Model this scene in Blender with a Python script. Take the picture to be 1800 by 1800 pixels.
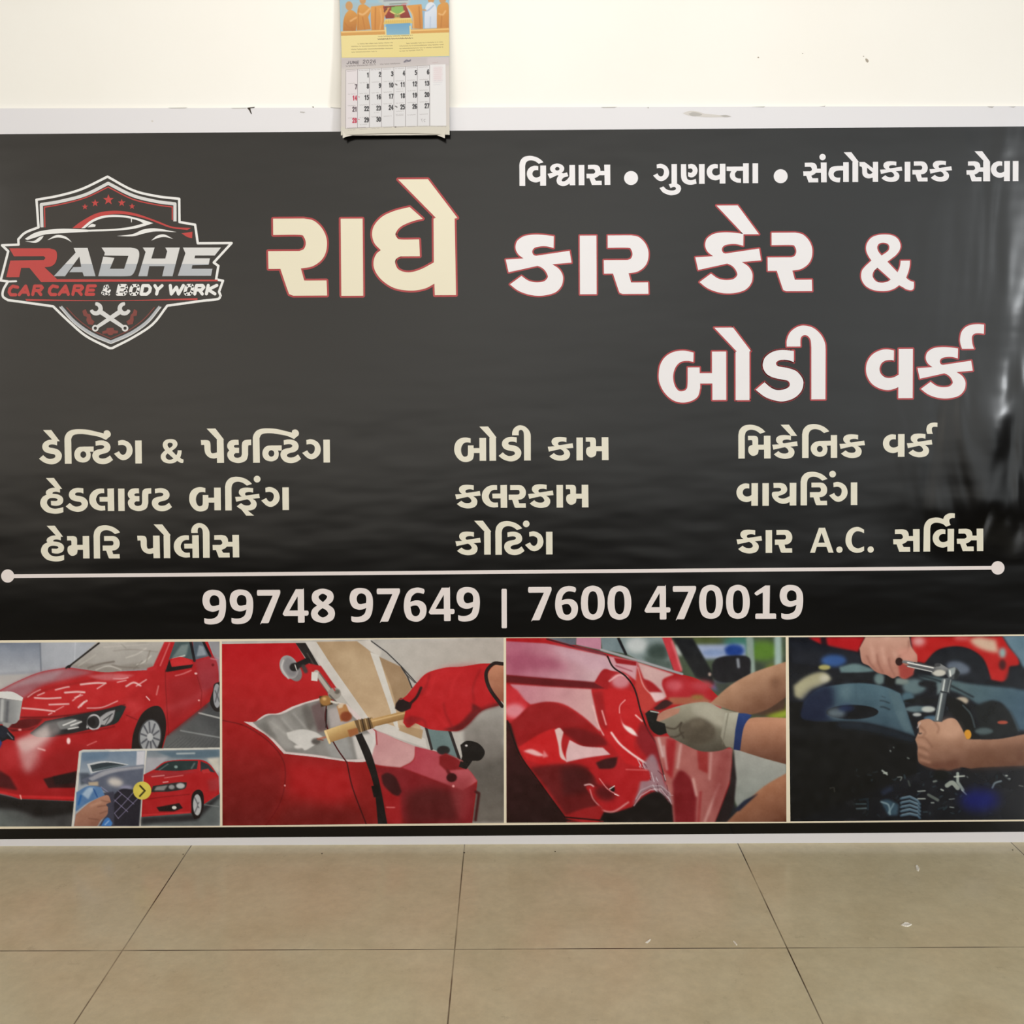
import bpy, bmesh, math, random
import numpy as np
from mathutils import Vector, Matrix
from mathutils.geometry import tessellate_polygon

for o in list(bpy.data.objects):
    bpy.data.objects.remove(o)
SC = bpy.context.scene
COL = SC.collection

# ------------------------------------------------------------------ camera
FPX = 1803.0                  # focal length in pixels of the 1800 px frame
PITCH = math.radians(3.3)
ROLL = math.radians(0.22)
CX, CY = 897.0, 633.0 + FPX * math.tan(math.radians(3.3))
HCAM, DCAM = 1.387, 2.885
cam_d = bpy.data.cameras.new('camera')
cam = bpy.data.objects.new('camera', cam_d)
COL.objects.link(cam)
cam_d.sensor_fit = 'HORIZONTAL'
cam_d.sensor_width = 36.0
cam_d.lens = FPX / 1800.0 * 36.0
cam_d.shift_x = (900.0 - CX) / 1800.0
cam_d.shift_y = (CY - 900.0) / 1800.0
cam_d.clip_start = 0.05
RM = Matrix.Rotation(math.pi / 2 - PITCH, 3, 'X') @ Matrix.Rotation(-ROLL, 3, 'Z')
cam.matrix_world = Matrix.Translation((0, -DCAM, HCAM)) @ RM.to_4x4()
SC.camera = cam

# ------------------------------------------------------------------ light of the room
SC.view_settings.view_transform = 'Standard'
SC.view_settings.look = 'None'
SC.view_settings.exposure = 0.0
SC.view_settings.gamma = 1.0
SC.view_settings.use_curve_mapping = False
W = bpy.data.worlds.new('room_light')
SC.world = W
W.use_nodes = True
wt = W.node_tree
wt.nodes.clear()
w_out = wt.nodes.new('ShaderNodeOutputWorld')
w_bg = wt.nodes.new('ShaderNodeBackground')
w_tc = wt.nodes.new('ShaderNodeTexCoord')
w_sep = wt.nodes.new('ShaderNodeSeparateXYZ')
w_z = wt.nodes.new('ShaderNodeMapRange')
w_z.inputs['From Min'].default_value = -1.0
w_z.inputs['From Max'].default_value = 1.0
w_r = wt.nodes.new('ShaderNodeValToRGB')       # unseen shop: bright band shaped to mirror in the banner, dim below and above
w_r.color_ramp.elements[0].position = 0.392; w_r.color_ramp.elements[0].color = (0, 0, 0, 1)
w_r.color_ramp.elements[1].position = 0.47; w_r.color_ramp.elements[1].color = (1, 1, 1, 1)
e_ = w_r.color_ramp.elements.new(0.605); e_.color = (1, 1, 1, 1)
e_ = w_r.color_ramp.elements.new(0.69); e_.color = (0.07, 0.07, 0.07, 1)
w_r.color_ramp.interpolation = 'EASE'
w_x = wt.nodes.new('ShaderNodeMapRange')
w_x.inputs['From Min'].default_value = -0.35
w_x.inputs['From Max'].default_value = 0.5
w_mc = wt.nodes.new('ShaderNodeMix'); w_mc.data_type = 'RGBA'
w_mc.inputs['A'].default_value = (2.65, 2.40, 2.05, 1)      # warm lit wall of the shop behind the photographer
w_mc.inputs['B'].default_value = (2.40, 2.54, 2.58, 1)      # daylight side
w_md = wt.nodes.new('ShaderNodeMix'); w_md.data_type = 'RGBA'
w_md.inputs['A'].default_value = (0.03, 0.027, 0.022, 1)
wt.links.new(w_tc.outputs['Generated'], w_sep.inputs[0])
wt.links.new(w_sep.outputs['Z'], w_z.inputs['Value'])
wt.links.new(w_sep.outputs['X'], w_x.inputs['Value'])
wt.links.new(w_x.outputs[0], w_mc.inputs['Factor'])
wt.links.new(w_z.outputs[0], w_r.inputs['Fac'])
w_ab = wt.nodes.new('ShaderNodeMath'); w_ab.operation = 'ABSOLUTE'
wt.links.new(w_sep.outputs['X'], w_ab.inputs[0])
w_az = wt.nodes.new('ShaderNodeMapRange')      # band narrowed sideways to what the banner mirrors, to limit fill light
w_az.inputs['From Min'].default_value = 0.46; w_az.inputs['From Max'].default_value = 0.60
w_az.inputs['To Min'].default_value = 1.0; w_az.inputs['To Max'].default_value = 0.07
wt.links.new(w_ab.outputs[0], w_az.inputs['Value'])
w_mu = wt.nodes.new('ShaderNodeMath'); w_mu.operation = 'MULTIPLY'
wt.links.new(w_r.outputs['Color'], w_mu.inputs[0]); wt.links.new(w_az.outputs[0], w_mu.inputs[1])
w_n = wt.nodes.new('ShaderNodeTexNoise')       # the opposite side of the shop is not one even brightness
w_n.inputs['Scale'].default_value = 3.4; w_n.inputs['Detail'].default_value = 2.0
wt.links.new(w_tc.outputs['Generated'], w_n.inputs['Vector'])
w_nr = wt.nodes.new('ShaderNodeMapRange')
w_nr.inputs['From Min'].default_value = 0.3; w_nr.inputs['From Max'].default_value = 0.7
w_nr.inputs['To Min'].default_value = 0.80; w_nr.inputs['To Max'].default_value = 1.16
wt.links.new(w_n.outputs['Fac'], w_nr.inputs['Value'])
w_m2 = wt.nodes.new('ShaderNodeMath'); w_m2.operation = 'MULTIPLY'
wt.links.new(w_mu.outputs[0], w_m2.inputs[0]); wt.links.new(w_nr.outputs[0], w_m2.inputs[1])
w_md.clamp_factor = False
wt.links.new(w_m2.outputs[0], w_md.inputs['Factor'])
wt.links.new(w_mc.outputs['Result'], w_md.inputs['B'])
wt.links.new(w_md.outputs['Result'], w_bg.inputs['Color'])
w_bg.inputs['Strength'].default_value = 1.0
wt.links.new(w_bg.outputs[0], w_out.inputs['Surface'])


def area(name, loc, target, sx, sy, power, color):
    l = bpy.data.lights.new(name, 'AREA')
    l.shape = 'RECTANGLE'; l.size = sx; l.size_y = sy
    l.energy = power; l.color = color
    o = bpy.data.objects.new(name, l)
    o.location = loc
    o.rotation_euler = (Vector(target) - Vector(loc)).to_track_quat('-Z', 'Y').to_euler()
    COL.objects.link(o)
    return o


area('ceiling_lamp_light', (-0.1, -1.3, 3.05), (-0.1, -0.4, 1.2), 2.2, 0.5, 18, (1.0, 0.965, 0.91))
area('window_light', (5.2, -5.5, 2.35), (0.0, 0, 1.6), 0.95, 0.95, 185, (0.95, 0.98, 1.0))
area('left_floor_fill', (-3.4, -2.6, 1.5), (-0.4, -0.5, 0.2), 1.0, 2.0, 16, (1.0, 0.96, 0.9))  # added fill from the left, brightens that side of the floor


# ------------------------------------------------------------------ helpers
def ray(px, py):
    d = RM @ Vector(((px - CX) / FPX, -(py - CY) / FPX, -1.0))
    return d


def P(px, py, off=0.0):
    """point on the vertical plane standing off metres in front of the wall, seen at pixel px, py"""
    d = ray(px, py)
    t = (DCAM - off) / d.y
    return Vector((d.x * t, -off, HCAM + d.z * t))


def F(px, py):
    """point on the floor seen at pixel"""
    d = ray(px, py)
    t = -HCAM / d.z
    return Vector((d.x * t, -DCAM + d.y * t, 0.0))


def s2l(c):
    c = c / 255.0
    return c / 12.92 if c <= 0.04045 else ((c + 0.055) / 1.055) ** 2.4


def lin(rgb, k=1.0):
    return tuple(min(1.0, s2l(v) * k) for v in rgb) + (1.0,)


def new_mat(name):
    m = bpy.data.materials.new(name)
    m.use_nodes = True
    nt = m.node_tree
    return m, nt, nt.nodes['Principled BSDF']


def vinyl_nodes(nt, bsdf, rough=0.16):
    """printed flex: satin gloss, shallow wrinkles that get strong towards the loose right end"""
    geo = nt.nodes.new('ShaderNodeNewGeometry')
    sep = nt.nodes.new('ShaderNodeSeparateXYZ')
    nt.links.new(geo.outputs['Position'], sep.inputs[0])
    mp = nt.nodes.new('ShaderNodeMapping')
    mp.inputs['Rotation'].default_value = (0, math.radians(-26), 0)
    mp.inputs['Scale'].default_value = (7.0, 1.0, 1.9)
    nt.links.new(geo.outputs['Position'], mp.inputs['Vector'])
    n1 = nt.nodes.new('ShaderNodeTexNoise')
    n1.inputs['Scale'].default_value = 1.0
    n1.inputs['Detail'].default_value = 2.0
    n1.inputs['Roughness'].default_value = 0.45
    n1.inputs['Distortion'].default_value = 0.5
    nt.links.new(mp.outputs[0], n1.inputs['Vector'])
    # flat waves over the whole sheet
    mp2 = nt.nodes.new('ShaderNodeMapping')
    mp2.inputs['Rotation'].default_value = (0, math.radians(15), 0)
    mp2.inputs['Scale'].default_value = (1.3, 1.0, 4.0)
    nt.links.new(geo.outputs['Position'], mp2.inputs['Vector'])
    n2 = nt.nodes.new('ShaderNodeTexNoise')
    n2.inputs['Scale'].default_value = 1.0
    n2.inputs['Detail'].default_value = 3.0
    nt.links.new(mp2.outputs[0], n2.inputs['Vector'])
    mx = nt.nodes.new('ShaderNodeMapRange')
    mx.interpolation_type = 'SMOOTHSTEP'
    mx.inputs['From Min'].default_value = 1.0
    mx.inputs['From Max'].default_value = 1.42
    mx.inputs['To Min'].default_value = 0.0
    mx.inputs['To Max'].default_value = 1.7
    nt.links.new(sep.outputs['X'], mx.inputs['Value'])
    mz = nt.nodes.new('ShaderNodeMapRange')
    mz.interpolation_type = 'SMOOTHSTEP'
    mz.inputs['From Min'].default_value = 0.80
    mz.inputs['From Max'].default_value = 1.0
    nt.links.new(sep.outputs['Z'], mz.inputs['Value'])
    mz2 = nt.nodes.new('ShaderNodeMapRange')
    mz2.interpolation_type = 'SMOOTHSTEP'
    mz2.inputs['From Min'].default_value = 1.16; mz2.inputs['From Max'].default_value = 1.44
    mz2.inputs['To Min'].default_value = 1.0; mz2.inputs['To Max'].default_value = 0.18
    nt.links.new(sep.outputs['Z'], mz2.inputs['Value'])
    mzz = nt.nodes.new('ShaderNodeMath'); mzz.operation = 'MULTIPLY'
    nt.links.new(mz.outputs[0], mzz.inputs[0]); nt.links.new(mz2.outputs[0], mzz.inputs[1])
    mul = nt.nodes.new('ShaderNodeMath'); mul.operation = 'MULTIPLY'
    nt.links.new(mx.outputs[0], mul.inputs[0]); nt.links.new(mzz.outputs[0], mul.inputs[1])
    mul2 = nt.nodes.new('ShaderNodeMath'); mul2.operation = 'MULTIPLY'
    nt.links.new(mul.outputs[0], mul2.inputs[0]); nt.links.new(n1.outputs['Fac'], mul2.inputs[1])
    mul3 = nt.nodes.new('ShaderNodeMath'); mul3.operation = 'MULTIPLY_ADD'
    mul3.inputs[1].default_value = 0.22
    nt.links.new(n2.outputs['Fac'], mul3.inputs[0]); nt.links.new(mul2.outputs[0], mul3.inputs[2])
    b = nt.nodes.new('ShaderNodeBump')
    b.inputs['Strength'].default_value = 1.0
    b.inputs['Distance'].default_value = 0.02
    nt.links.new(mul3.outputs[0], b.inputs['Height'])
    nt.links.new(b.outputs[0], bsdf.inputs['Normal'])
    bsdf.inputs['Roughness'].default_value = rough
    bsdf.inputs['Specular IOR Level'].default_value = 0.29


def vinyl(name, rgb):
    m, nt, b = new_mat(name)
    b.inputs['Base Color'].default_value = lin(rgb)
    vinyl_nodes(nt, b)
    return m


def vinyl_attr(name, k=1.0):
    m, nt, b = new_mat(name)
    a = nt.nodes.new('ShaderNodeAttribute'); a.attribute_name = 'Col'
    nt.links.new(a.outputs['Color'], b.inputs['Base Color'])
    vinyl_nodes(nt, b)
    return m


def paper_attr(name):
    m, nt, b = new_mat(name)
    a = nt.nodes.new('ShaderNodeAttribute'); a.attribute_name = 'Col'
    nt.links.new(a.outputs['Color'], b.inputs['Base Color'])
    b.inputs['Roughness'].default_value = 0.6
    return m


def plain(name, rgb, rough=0.6, spec=0.3):
    m, nt, b = new_mat(name)
    b.inputs['Base Color'].default_value = lin(rgb)
    b.inputs['Roughness'].default_value = rough
    b.inputs['Specular IOR Level'].default_value = spec
    return m


def link(name, me, parent=None, loc=None):
    o = bpy.data.objects.new(name, me)
    COL.objects.link(o)
    if parent is not None:
        o.parent = parent
    if loc is not None:
        o.location = loc
    return o


def empty(name, loc, label, cat, group=None):
    o = bpy.data.objects.new(name, None)
    o.empty_display_size = 0.05
    COL.objects.link(o)
    o.location = loc
    o['label'] = label; o['category'] = cat
    if group: o['group'] = group
    return o


def world_of(o):
    v = Vector(o.location)
    while o.parent is not None:
        o = o.parent
        v = v + Vector(o.location)
    return v


# ---- outlines: "x,y" is a corner, "~x,y" a point of a smooth run
def parse(s):
    out = []
    for t in s.split():
        sm = t[0] == '~'
        a, b = t.lstrip('~').split(',')
        out.append((float(a), float(b), sm))
    return out


def catmull(p0, p1, p2, p3, n):
    r = []
    for i in range(1, n + 1):
        t = i / n
        t2, t3 = t * t, t * t * t
        r.append(tuple(0.5 * (2 * p1[k] + (p2[k] - p0[k]) * t + (2 * p0[k] - 5 * p1[k] + 4 * p2[k] - p3[k]) * t2
                              + (3 * p1[k] - p0[k] - 3 * p2[k] + p3[k]) * t3) for k in (0, 1)))
    return r


def expand(s, closed=True, n=5):
    pts = parse(s) if isinstance(s, str) else s
    N = len(pts)
    out = [pts[0][:2]]
    for i in range(N if closed else N - 1):
        a, b = pts[i], pts[(i + 1) % N]
        if not a[2] and not b[2]:
            out.append(b[:2]); continue
        pa = pts[(i - 1) % N] if (closed or i > 0) else a
        pb = pts[(i + 2) % N] if (closed or i + 2 < N) else b
        p0 = pa[:2] if a[2] else (2 * a[0] - b[0], 2 * a[1] - b[1])
        p3 = pb[:2] if b[2] else (2 * b[0] - a[0], 2 * b[1] - a[1])
        out += catmull(p0, a[:2], b[:2], p3, n)
    if closed:
        out = out[:-1]
    return out


def ell_pts(cx, cy, rx, ry, n=28, rot=0.0):
    c, s = math.cos(rot), math.sin(rot)
    r = []
    for i in range(n):
        a = 2 * math.pi * i / n
        x, y = rx * math.cos(a), ry * math.sin(a)
        r.append((cx + x * c - y * s, cy + x * s + y * c))
    return r


class View:
    """coordinates read in an enlarged crop of the photograph -> photo pixels"""
    def __init__(self, x0, y0, s):
        self.x0, self.y0, self.s = x0, y0, s

    def __call__(self, pts):
        return [(self.x0 + p[0] / self.s, self.y0 + p[1] / self.s) for p in pts]


class Art:
    """flat print: filled outlines in photo pixels, several inks"""
    def __init__(self):
        self.v, self.f, self.mi, self.off, self.nf = [], [], [], [], 0

    def fill(self, rings, mi=0, off=0.0):
        rr = []
        for r in rings:
            q = [r[0]]
            for p in r[1:]:
                if abs(p[0] - q[-1][0]) + abs(p[1] - q[-1][1]) > 1e-4:
                    q.append(p)
            rr.append(q)
        tris = tessellate_polygon([[Vector((p[0], p[1], 0)) for p in r] for r in rr])
        off = off + 2.2e-5 * (self.nf % 9); self.nf += 1      # overlapping pieces never share a plane
        base = len(self.v)
        flat = [p for r in rr for p in r]
        self.v += flat
        self.off += [off] * len(flat)
        for t in tris:
            a, b, c = (flat[i] for i in t)
            ar = (b[0] - a[0]) * (c[1] - a[1]) - (c[0] - a[0]) * (b[1] - a[1])
            if abs(ar) < 1e-9: continue
            # pixel y points down: clockwise on screen faces the room after the flip
            self.f.append(tuple(base + i for i in (t if ar < 0 else t[::-1])))
            self.mi.append(mi)

    def stroke(self, pts, w, mi=0, off=0.0, closed=False, cap=False):
        """band of width w along pts (w may be a list)"""
        n = len(pts)
        segs = n if closed else n - 1
        ws = w if isinstance(w, (list, tuple)) else [w] * n
        for i in range(segs):
            a, b = pts[i], pts[(i + 1) % n]
            dx, dy = b[0] - a[0], b[1] - a[1]
            L = math.hypot(dx, dy)
            if L < 1e-6: continue
            nx, ny = -dy / L, dx / L
            wa, wb = ws[i] / 2, ws[(i + 1) % n] / 2
            self.fill([[(a[0] + nx * wa, a[1] + ny * wa), (b[0] + nx * wb, b[1] + ny * wb),
                        (b[0] - nx * wb, b[1] - ny * wb), (a[0] - nx * wa, a[1] - ny * wa)]], mi, off)
        for i, p in enumerate(pts):
            if closed or cap or 0 < i < n - 1:
                self.fill([ell_pts(p[0], p[1], ws[i] / 2, ws[i] / 2, 10)], mi, off)

    def build(self, name, mats, parent, plane, loc=None):
        me = bpy.data.meshes.new(name)
        o0 = world_of(parent) if parent else Vector((0, 0, 0))
        if loc is not None: o0 = o0 + Vector(loc)
        vs = [P(p[0], p[1], plane + of) - o0 for p, of in zip(self.v, self.off)]
        me.from_pydata([tuple(v) for v in vs], [], self.f)
        for m in (mats if isinstance(mats, (list, tuple)) else [mats]):
            me.materials.append(m)
        me.polygons.foreach_set('material_index', self.mi)
        me.update()
        return link(name, me, parent, loc)


# ------------------------------------------------------------------ a small paint box for the printed photographs
class Paint:
    def __init__(self, px0, py0, px1, py1, res, view, bg):
        self.px0, self.py0, self.res, self.view = px0, py0, res, view
        self.w = int(round((px1 - px0) * res)) + 1
        self.h = int(round((py1 - py0) * res)) + 1
        self.px1, self.py1 = px1, py1
        self.a = np.empty((self.h, self.w, 3), np.float32)
        self.a[:] = np.array(bg, np.float32)
        self.k = res / view.s

    def tr(self, pts):
        return np.array([((x - self.px0) * self.res, (y - self.py0) * self.res) for x, y in self.view(pts)], np.float64)

    @staticmethod
    def blur(m, sg):
        r = max(1, int(sg * 2.6))
        k = np.exp(-0.5 * (np.arange(-r, r + 1) / sg) ** 2); k /= k.sum()
        out = np.zeros_like(m)
        pm = np.pad(m, ((r, r), (0, 0)), mode='edge')
        for i in range(2 * r + 1): out += k[i] * pm[i:i + m.shape[0]]
        pm = np.pad(out, ((0, 0), (r, r)), mode='edge')
        o2 = np.zeros_like(m)
        for i in range(2 * r + 1): o2 += k[i] * pm[:, i:i + m.shape[1]]
        return o2

    def _apply(self, m, x0, y0, color, alpha, grad):
        h, w = m.shape
        X0, Y0, X1, Y1 = max(0, x0), max(0, y0), min(self.w, x0 + w), min(self.h, y0 + h)
        if X1 <= X0 or Y1 <= Y0: return
        mm = (m[Y0 - y0:Y1 - y0, X0 - x0:X1 - x0] * alpha)[..., None]
        if grad is not None:
            ax, ay, bx, by, c2 = grad
            A, B = self.tr([(ax, ay), (bx, by)])
            d = B - A
            yy, xx = np.mgrid[Y0:Y1, X0:X1]
            t = np.clip(((xx - A[0]) * d[0] + (yy - A[1]) * d[1]) / (d @ d), 0, 1)[..., None]
            c = np.array(color, np.float32) * (1 - t) + np.array(c2, np.float32) * t
        else:
            c = np.array(color, np.float32)
        self.a[Y0:Y1, X0:X1] = self.a[Y0:Y1, X0:X1] * (1 - mm) + c * mm

    def poly(self, s, color, blur=0.0, alpha=1.0, grad=None):
        pts = self.tr(expand(s) if isinstance(s, str) else s)
        sg = blur * self.k
        pad = int(sg * 3) + 2
        x0, y0 = (np.floor(pts.min(0)) - pad).astype(int)
        x1, y1 = (np.ceil(pts.max(0)) + pad).astype(int)
        x0, y0 = max(x0, -60), max(y0, -60)
        x1, y1 = min(x1, self.w + 60), min(y1, self.h + 60)
        w, h = x1 - x0, y1 - y0
        if w <= 0 or h <= 0: return
        SS = 3
        m = np.zeros((h, w))
        ax, ay = pts[:, 0] - x0, pts[:, 1] - y0
        bx, by = np.roll(ax, -1), np.roll(ay, -1)
        e = np.arange(w + 1)
        for r in range(h * SS):
            y = (r + 0.5) / SS
            hit = ((ay <= y) & (by > y)) | ((by <= y) & (ay > y))
            if not hit.any(): continue
            xs = np.sort(ax[hit] + (y - ay[hit]) / (by[hit] - ay[hit]) * (bx[hit] - ax[hit]))
            row = m[r // SS]
            for i in range(0, len(xs) - 1, 2):
                a, b = xs[i], xs[i + 1]
                row += np.clip(np.minimum(b, e[1:]) - np.maximum(a, e[:-1]), 0, 1) / SS
        m = np.clip(m, 0, 1)
        if sg > 0.25: m = self.blur(m, sg)
        self._apply(m, x0, y0, color, alpha, grad)

    def ell(self, cx, cy, rx, ry, color, blur=0.0, alpha=1.0, rot=0.0, grad=None):
        self.poly(ell_pts(cx, cy, rx, ry, 30, math.radians(rot)), color, blur, alpha, grad)

    def line(self, s, w, color, blur=0.0, alpha=1.0):
        pts = self.tr(expand(s, False) if isinstance(s, str) else s)
        wd = w * self.k
        sg = blur * self.k
        pad = int(wd / 2 + sg * 3) + 3
        x0, y0 = (np.floor(pts.min(0)) - pad).astype(int)
        x1, y1 = (np.ceil(pts.max(0)) + pad).astype(int)
        yy, xx = np.mgrid[y0:y1, x0:x1].astype(np.float64)
        best = np.full(xx.shape, 1e9)
        for a, b in zip(pts[:-1], pts[1:]):
            d = b - a
            L2 = max(d @ d, 1e-9)
            t = np.clip(((xx - a[0]) * d[0] + (yy - a[1]) * d[1]) / L2, 0, 1)
            best = np.minimum(best, np.hypot(xx - a[0] - t * d[0], yy - a[1] - t * d[1]))
        m = np.clip(wd / 2 - best + 0.5, 0, 1) * min(1.0, wd / 0.8 if wd < 0.8 else 1.0)
        if sg > 0.25: m = self.blur(m, sg)
        self._apply(m, x0, y0, color, alpha, None)

    def noise(self, amp, seed, sg=1.0):
        r = np.random.RandomState(seed)
        n = self.blur(r.randn(self.h, self.w), sg)
        n = n / n.std()
        self.a += (amp * n)[..., None]

    def mesh(self, name, corners, plane_fn, mat, parent, kexp=1.0, warp=None):
        """grid of coloured vertices; corners tl,tr,br,bl in photo pixels"""
        h, w = self.h, self.w
        tl, tr_, br, bl = [np.array(c, float) for c in corners]
        u = np.linspace(0, 1, w)[None, :, None]; v = np.linspace(0, 1, h)[:, None, None]
        q = (tl * (1 - u) + tr_ * u) * (1 - v) + (bl * (1 - u) + br * u) * v
        if warp is not None: q[..., 1] += warp(u[..., 0], v[..., 0])
        px, py = q[..., 0].ravel(), q[..., 1].ravel()
        off = plane_fn(px, py) if callable(plane_fn) else np.full(px.shape, plane_fn)
        R = np.array(RM)
        d = np.stack([(px - CX) / FPX, -(py - CY) / FPX, -np.ones_like(px)], 1) @ R.T
        t = (DCAM - off) / d[:, 1]
        co = np.stack([d[:, 0] * t, -off, HCAM + d[:, 2] * t], 1)
        o0 = np.array(world_of(parent)) if parent else np.zeros(3)
        co -= o0
        me = bpy.data.meshes.new(name)
        idx = np.arange(h * w).reshape(h, w)
        f = np.stack([idx[:-1, :-1], idx[1:, :-1], idx[1:, 1:], idx[:-1, 1:]], -1).reshape(-1, 4)
        me.vertices.add(h * w); me.vertices.foreach_set('co', co.astype(np.float32).ravel())
        me.loops.add(f.size); me.loops.foreach_set('vertex_index', f.astype(np.int32).ravel())
        me.polygons.add(len(f)); me.polygons.foreach_set('loop_start', np.arange(0, f.size, 4, dtype=np.int32))
        me.update(calc_edges=True)
        c = np.clip(self.a / 255.0, 0, 1)
        c = np.where(c <= 0.04045, c / 12.92, ((c + 0.055) / 1.055) ** 2.4) * kexp
        rgba = np.ones((h * w, 4), np.float32); rgba[:, :3] = np.clip(c, 0, 1).reshape(-1, 3)
        at = me.color_attributes.new('Col', 'FLOAT_COLOR', 'POINT')
        at.data.foreach_set('color', rgba.ravel())
        me.polygons.foreach_set('use_smooth', np.ones(len(f), bool))
        me.materials.append(mat)
        me.update()
        return link(name, me, parent)

# ------------------------------------------------------------------ floor and wall
def quad(name, pts, mat, parent=None):
    me = bpy.data.meshes.new(name)
    me.from_pydata([tuple(p) for p in pts], [], [tuple(range(len(pts)))])
    me.materials.append(mat)
    return link(name, me, parent)


def box(name, x0, x1, y0, y1, z0, z1, mat, parent=None, bev=0.0):
    bm = bmesh.new()
    bmesh.ops.create_cube(bm, size=1.0)
    o0 = world_of(parent) if parent else Vector((0, 0, 0))
    for v in bm.verts:
        v.co = Vector((x0 + (v.co.x + .5) * (x1 - x0), y0 + (v.co.y + .5) * (y1 - y0), z0 + (v.co.z + .5) * (z1 - z0))) - o0
    if bev > 0:
        bmesh.ops.bevel(bm, geom=bm.edges[:], offset=bev, segments=2, profile=0.5, affect='EDGES')
    me = bpy.data.meshes.new(name)
    bm.to_mesh(me); bm.free()
    me.materials.append(mat)
    return link(name, me, parent)


TILE = 0.784
SEAM_X, SEAM_Y = -0.136, -0.541
mf, nt, b = new_mat('floor_tiles')
geo = nt.nodes.new('ShaderNodeNewGeometry')
sep = nt.nodes.new('ShaderNodeSeparateXYZ')
nt.links.new(geo.outputs['Position'], sep.inputs[0])


def M(op, a=None, b_=None, c=None):
    n = nt.nodes.new('ShaderNodeMath'); n.operation = op
    for i, v in enumerate((a, b_, c)):
        if v is None: continue
        if hasattr(v, 'is_linked') or hasattr(v, 'links'): nt.links.new(v, n.inputs[i])
        else: n.inputs[i].default_value = v
    return n.outputs[0]


def seam(coord, s0):
    t = M('DIVIDE', M('SUBTRACT', coord, s0), TILE)
    fr = M('ABSOLUTE', M('SUBTRACT', t, M('ROUND', t)))
    return M('MULTIPLY', fr, TILE), M('FLOOR', t)


dx_, ix = seam(sep.outputs['X'], SEAM_X)
dy_, iy = seam(sep.outputs['Y'], SEAM_Y)
dmin = M('MINIMUM', dx_, dy_)
nz = nt.nodes.new('ShaderNodeTexNoise'); nz.inputs['Scale'].default_value = 5.0; nz.inputs['Detail'].default_value = 3
nt.links.new(geo.outputs['Position'], nz.inputs['Vector'])
sw = nt.nodes.new('ShaderNodeMapRange'); sw.inputs['From Min'].default_value = 0.0009; sw.inputs['From Max'].default_value = 0.0022
sw.inputs['To Min'].default_value = 1.0; sw.inputs['To Max'].default_value = 0.0
nt.links.new(dmin, sw.inputs['Value'])
sk = nt.nodes.new('ShaderNodeMapRange'); sk.inputs['From Min'].default_value = 0.34; sk.inputs['From Max'].default_value = 0.6
sk.inputs['To Min'].default_value = 0.35; sk.inputs['To Max'].default_value = 1.0
nt.links.new(nz.outputs['Fac'], sk.inputs['Value'])
seam_f = M('MULTIPLY', sw.outputs[0], sk.outputs[0])
# stone: cloudy mottling, fine grain, little dark specks
nA = nt.nodes.new('ShaderNodeTexNoise'); nA.inputs['Scale'].default_value = 6.5; nA.inputs['Detail'].default_value = 6; nA.inputs['Roughness'].default_value = 0.65
nB = nt.nodes.new('ShaderNodeTexNoise'); nB.inputs['Scale'].default_value = 38.0; nB.inputs['Detail'].default_value = 4; nB.inputs['Roughness'].default_value = 0.7
nC = nt.nodes.new('ShaderNodeTexNoise'); nC.inputs['Scale'].default_value = 17.0; nC.inputs['Detail'].default_value = 8; nC.inputs['Roughness'].default_value = 0.8
cell = nt.nodes.new('ShaderNodeCombineXYZ')
nt.links.new(ix, cell.inputs[0]); nt.links.new(iy, cell.inputs[1])
wn = nt.nodes.new('ShaderNodeTexWhiteNoise'); wn.noise_dimensions = '3D'
nt.links.new(cell.outputs[0], wn.inputs['Vector'])
addv = nt.nodes.new('ShaderNodeVectorMath'); addv.operation = 'MULTIPLY_ADD'
addv.inputs[1].default_value = (7, 7, 7)
nt.links.new(wn.outputs['Color'], addv.inputs[0]); nt.links.new(geo.outputs['Position'], addv.inputs[2])
for n_ in (nA, nB, nC): nt.links.new(addv.outputs[0], n_.inputs['Vector'])
r1 = nt.nodes.new('ShaderNodeValToRGB')
r1.color_ramp.elements[0].position = 0.32; r1.color_ramp.elements[0].color = lin((212, 197, 161))
r1.color_ramp.elements[1].position = 0.68; r1.color_ramp.elements[1].color = lin((224, 211, 176))
nt.links.new(nA.outputs['Fac'], r1.inputs['Fac'])
m1 = nt.nodes.new('ShaderNodeMix'); m1.data_type = 'RGBA'
sp = nt.nodes.new('ShaderNodeMapRange'); sp.inputs['From Min'].default_value = 0.60; sp.inputs['From Max'].default_value = 0.72
sp.inputs['To Max'].default_value = 0.35
nt.links.new(nC.outputs['Fac'], sp.inputs['Value'])
nt.links.new(sp.outputs[0], m1.inputs['Factor']); nt.links.new(r1.outputs['Color'], m1.inputs['A'])
m1.inputs['B'].default_value = lin((142, 124, 94))
m2 = nt.nodes.new('ShaderNodeMix'); m2.data_type = 'RGBA'; m2.blend_type = 'MULTIPLY'
gr = nt.nodes.new('ShaderNodeMapRange'); gr.inputs['To Min'].default_value = 0.84; gr.inputs['To Max'].default_value = 1.14
nt.links.new(nB.outputs['Fac'], gr.inputs['Value'])
gc = nt.nodes.new('ShaderNodeCombineColor')
for i in range(3): nt.links.new(gr.outputs[0], gc.inputs[i])
m2.inputs['Factor'].default_value = 1.0
nt.links.new(m1.outputs['Result'], m2.inputs['A']); nt.links.new(gc.outputs[0], m2.inputs['B'])
m3 = nt.nodes.new('ShaderNodeMix'); m3.data_type = 'RGBA'
nt.links.new(seam_f, m3.inputs['Factor']); nt.links.new(m2.outputs['Result'], m3.inputs['A'])
m3.inputs['B'].default_value = lin((70, 52, 34))
nt.links.new(m3.outputs['Result'], b.inputs['Base Color'])
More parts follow.
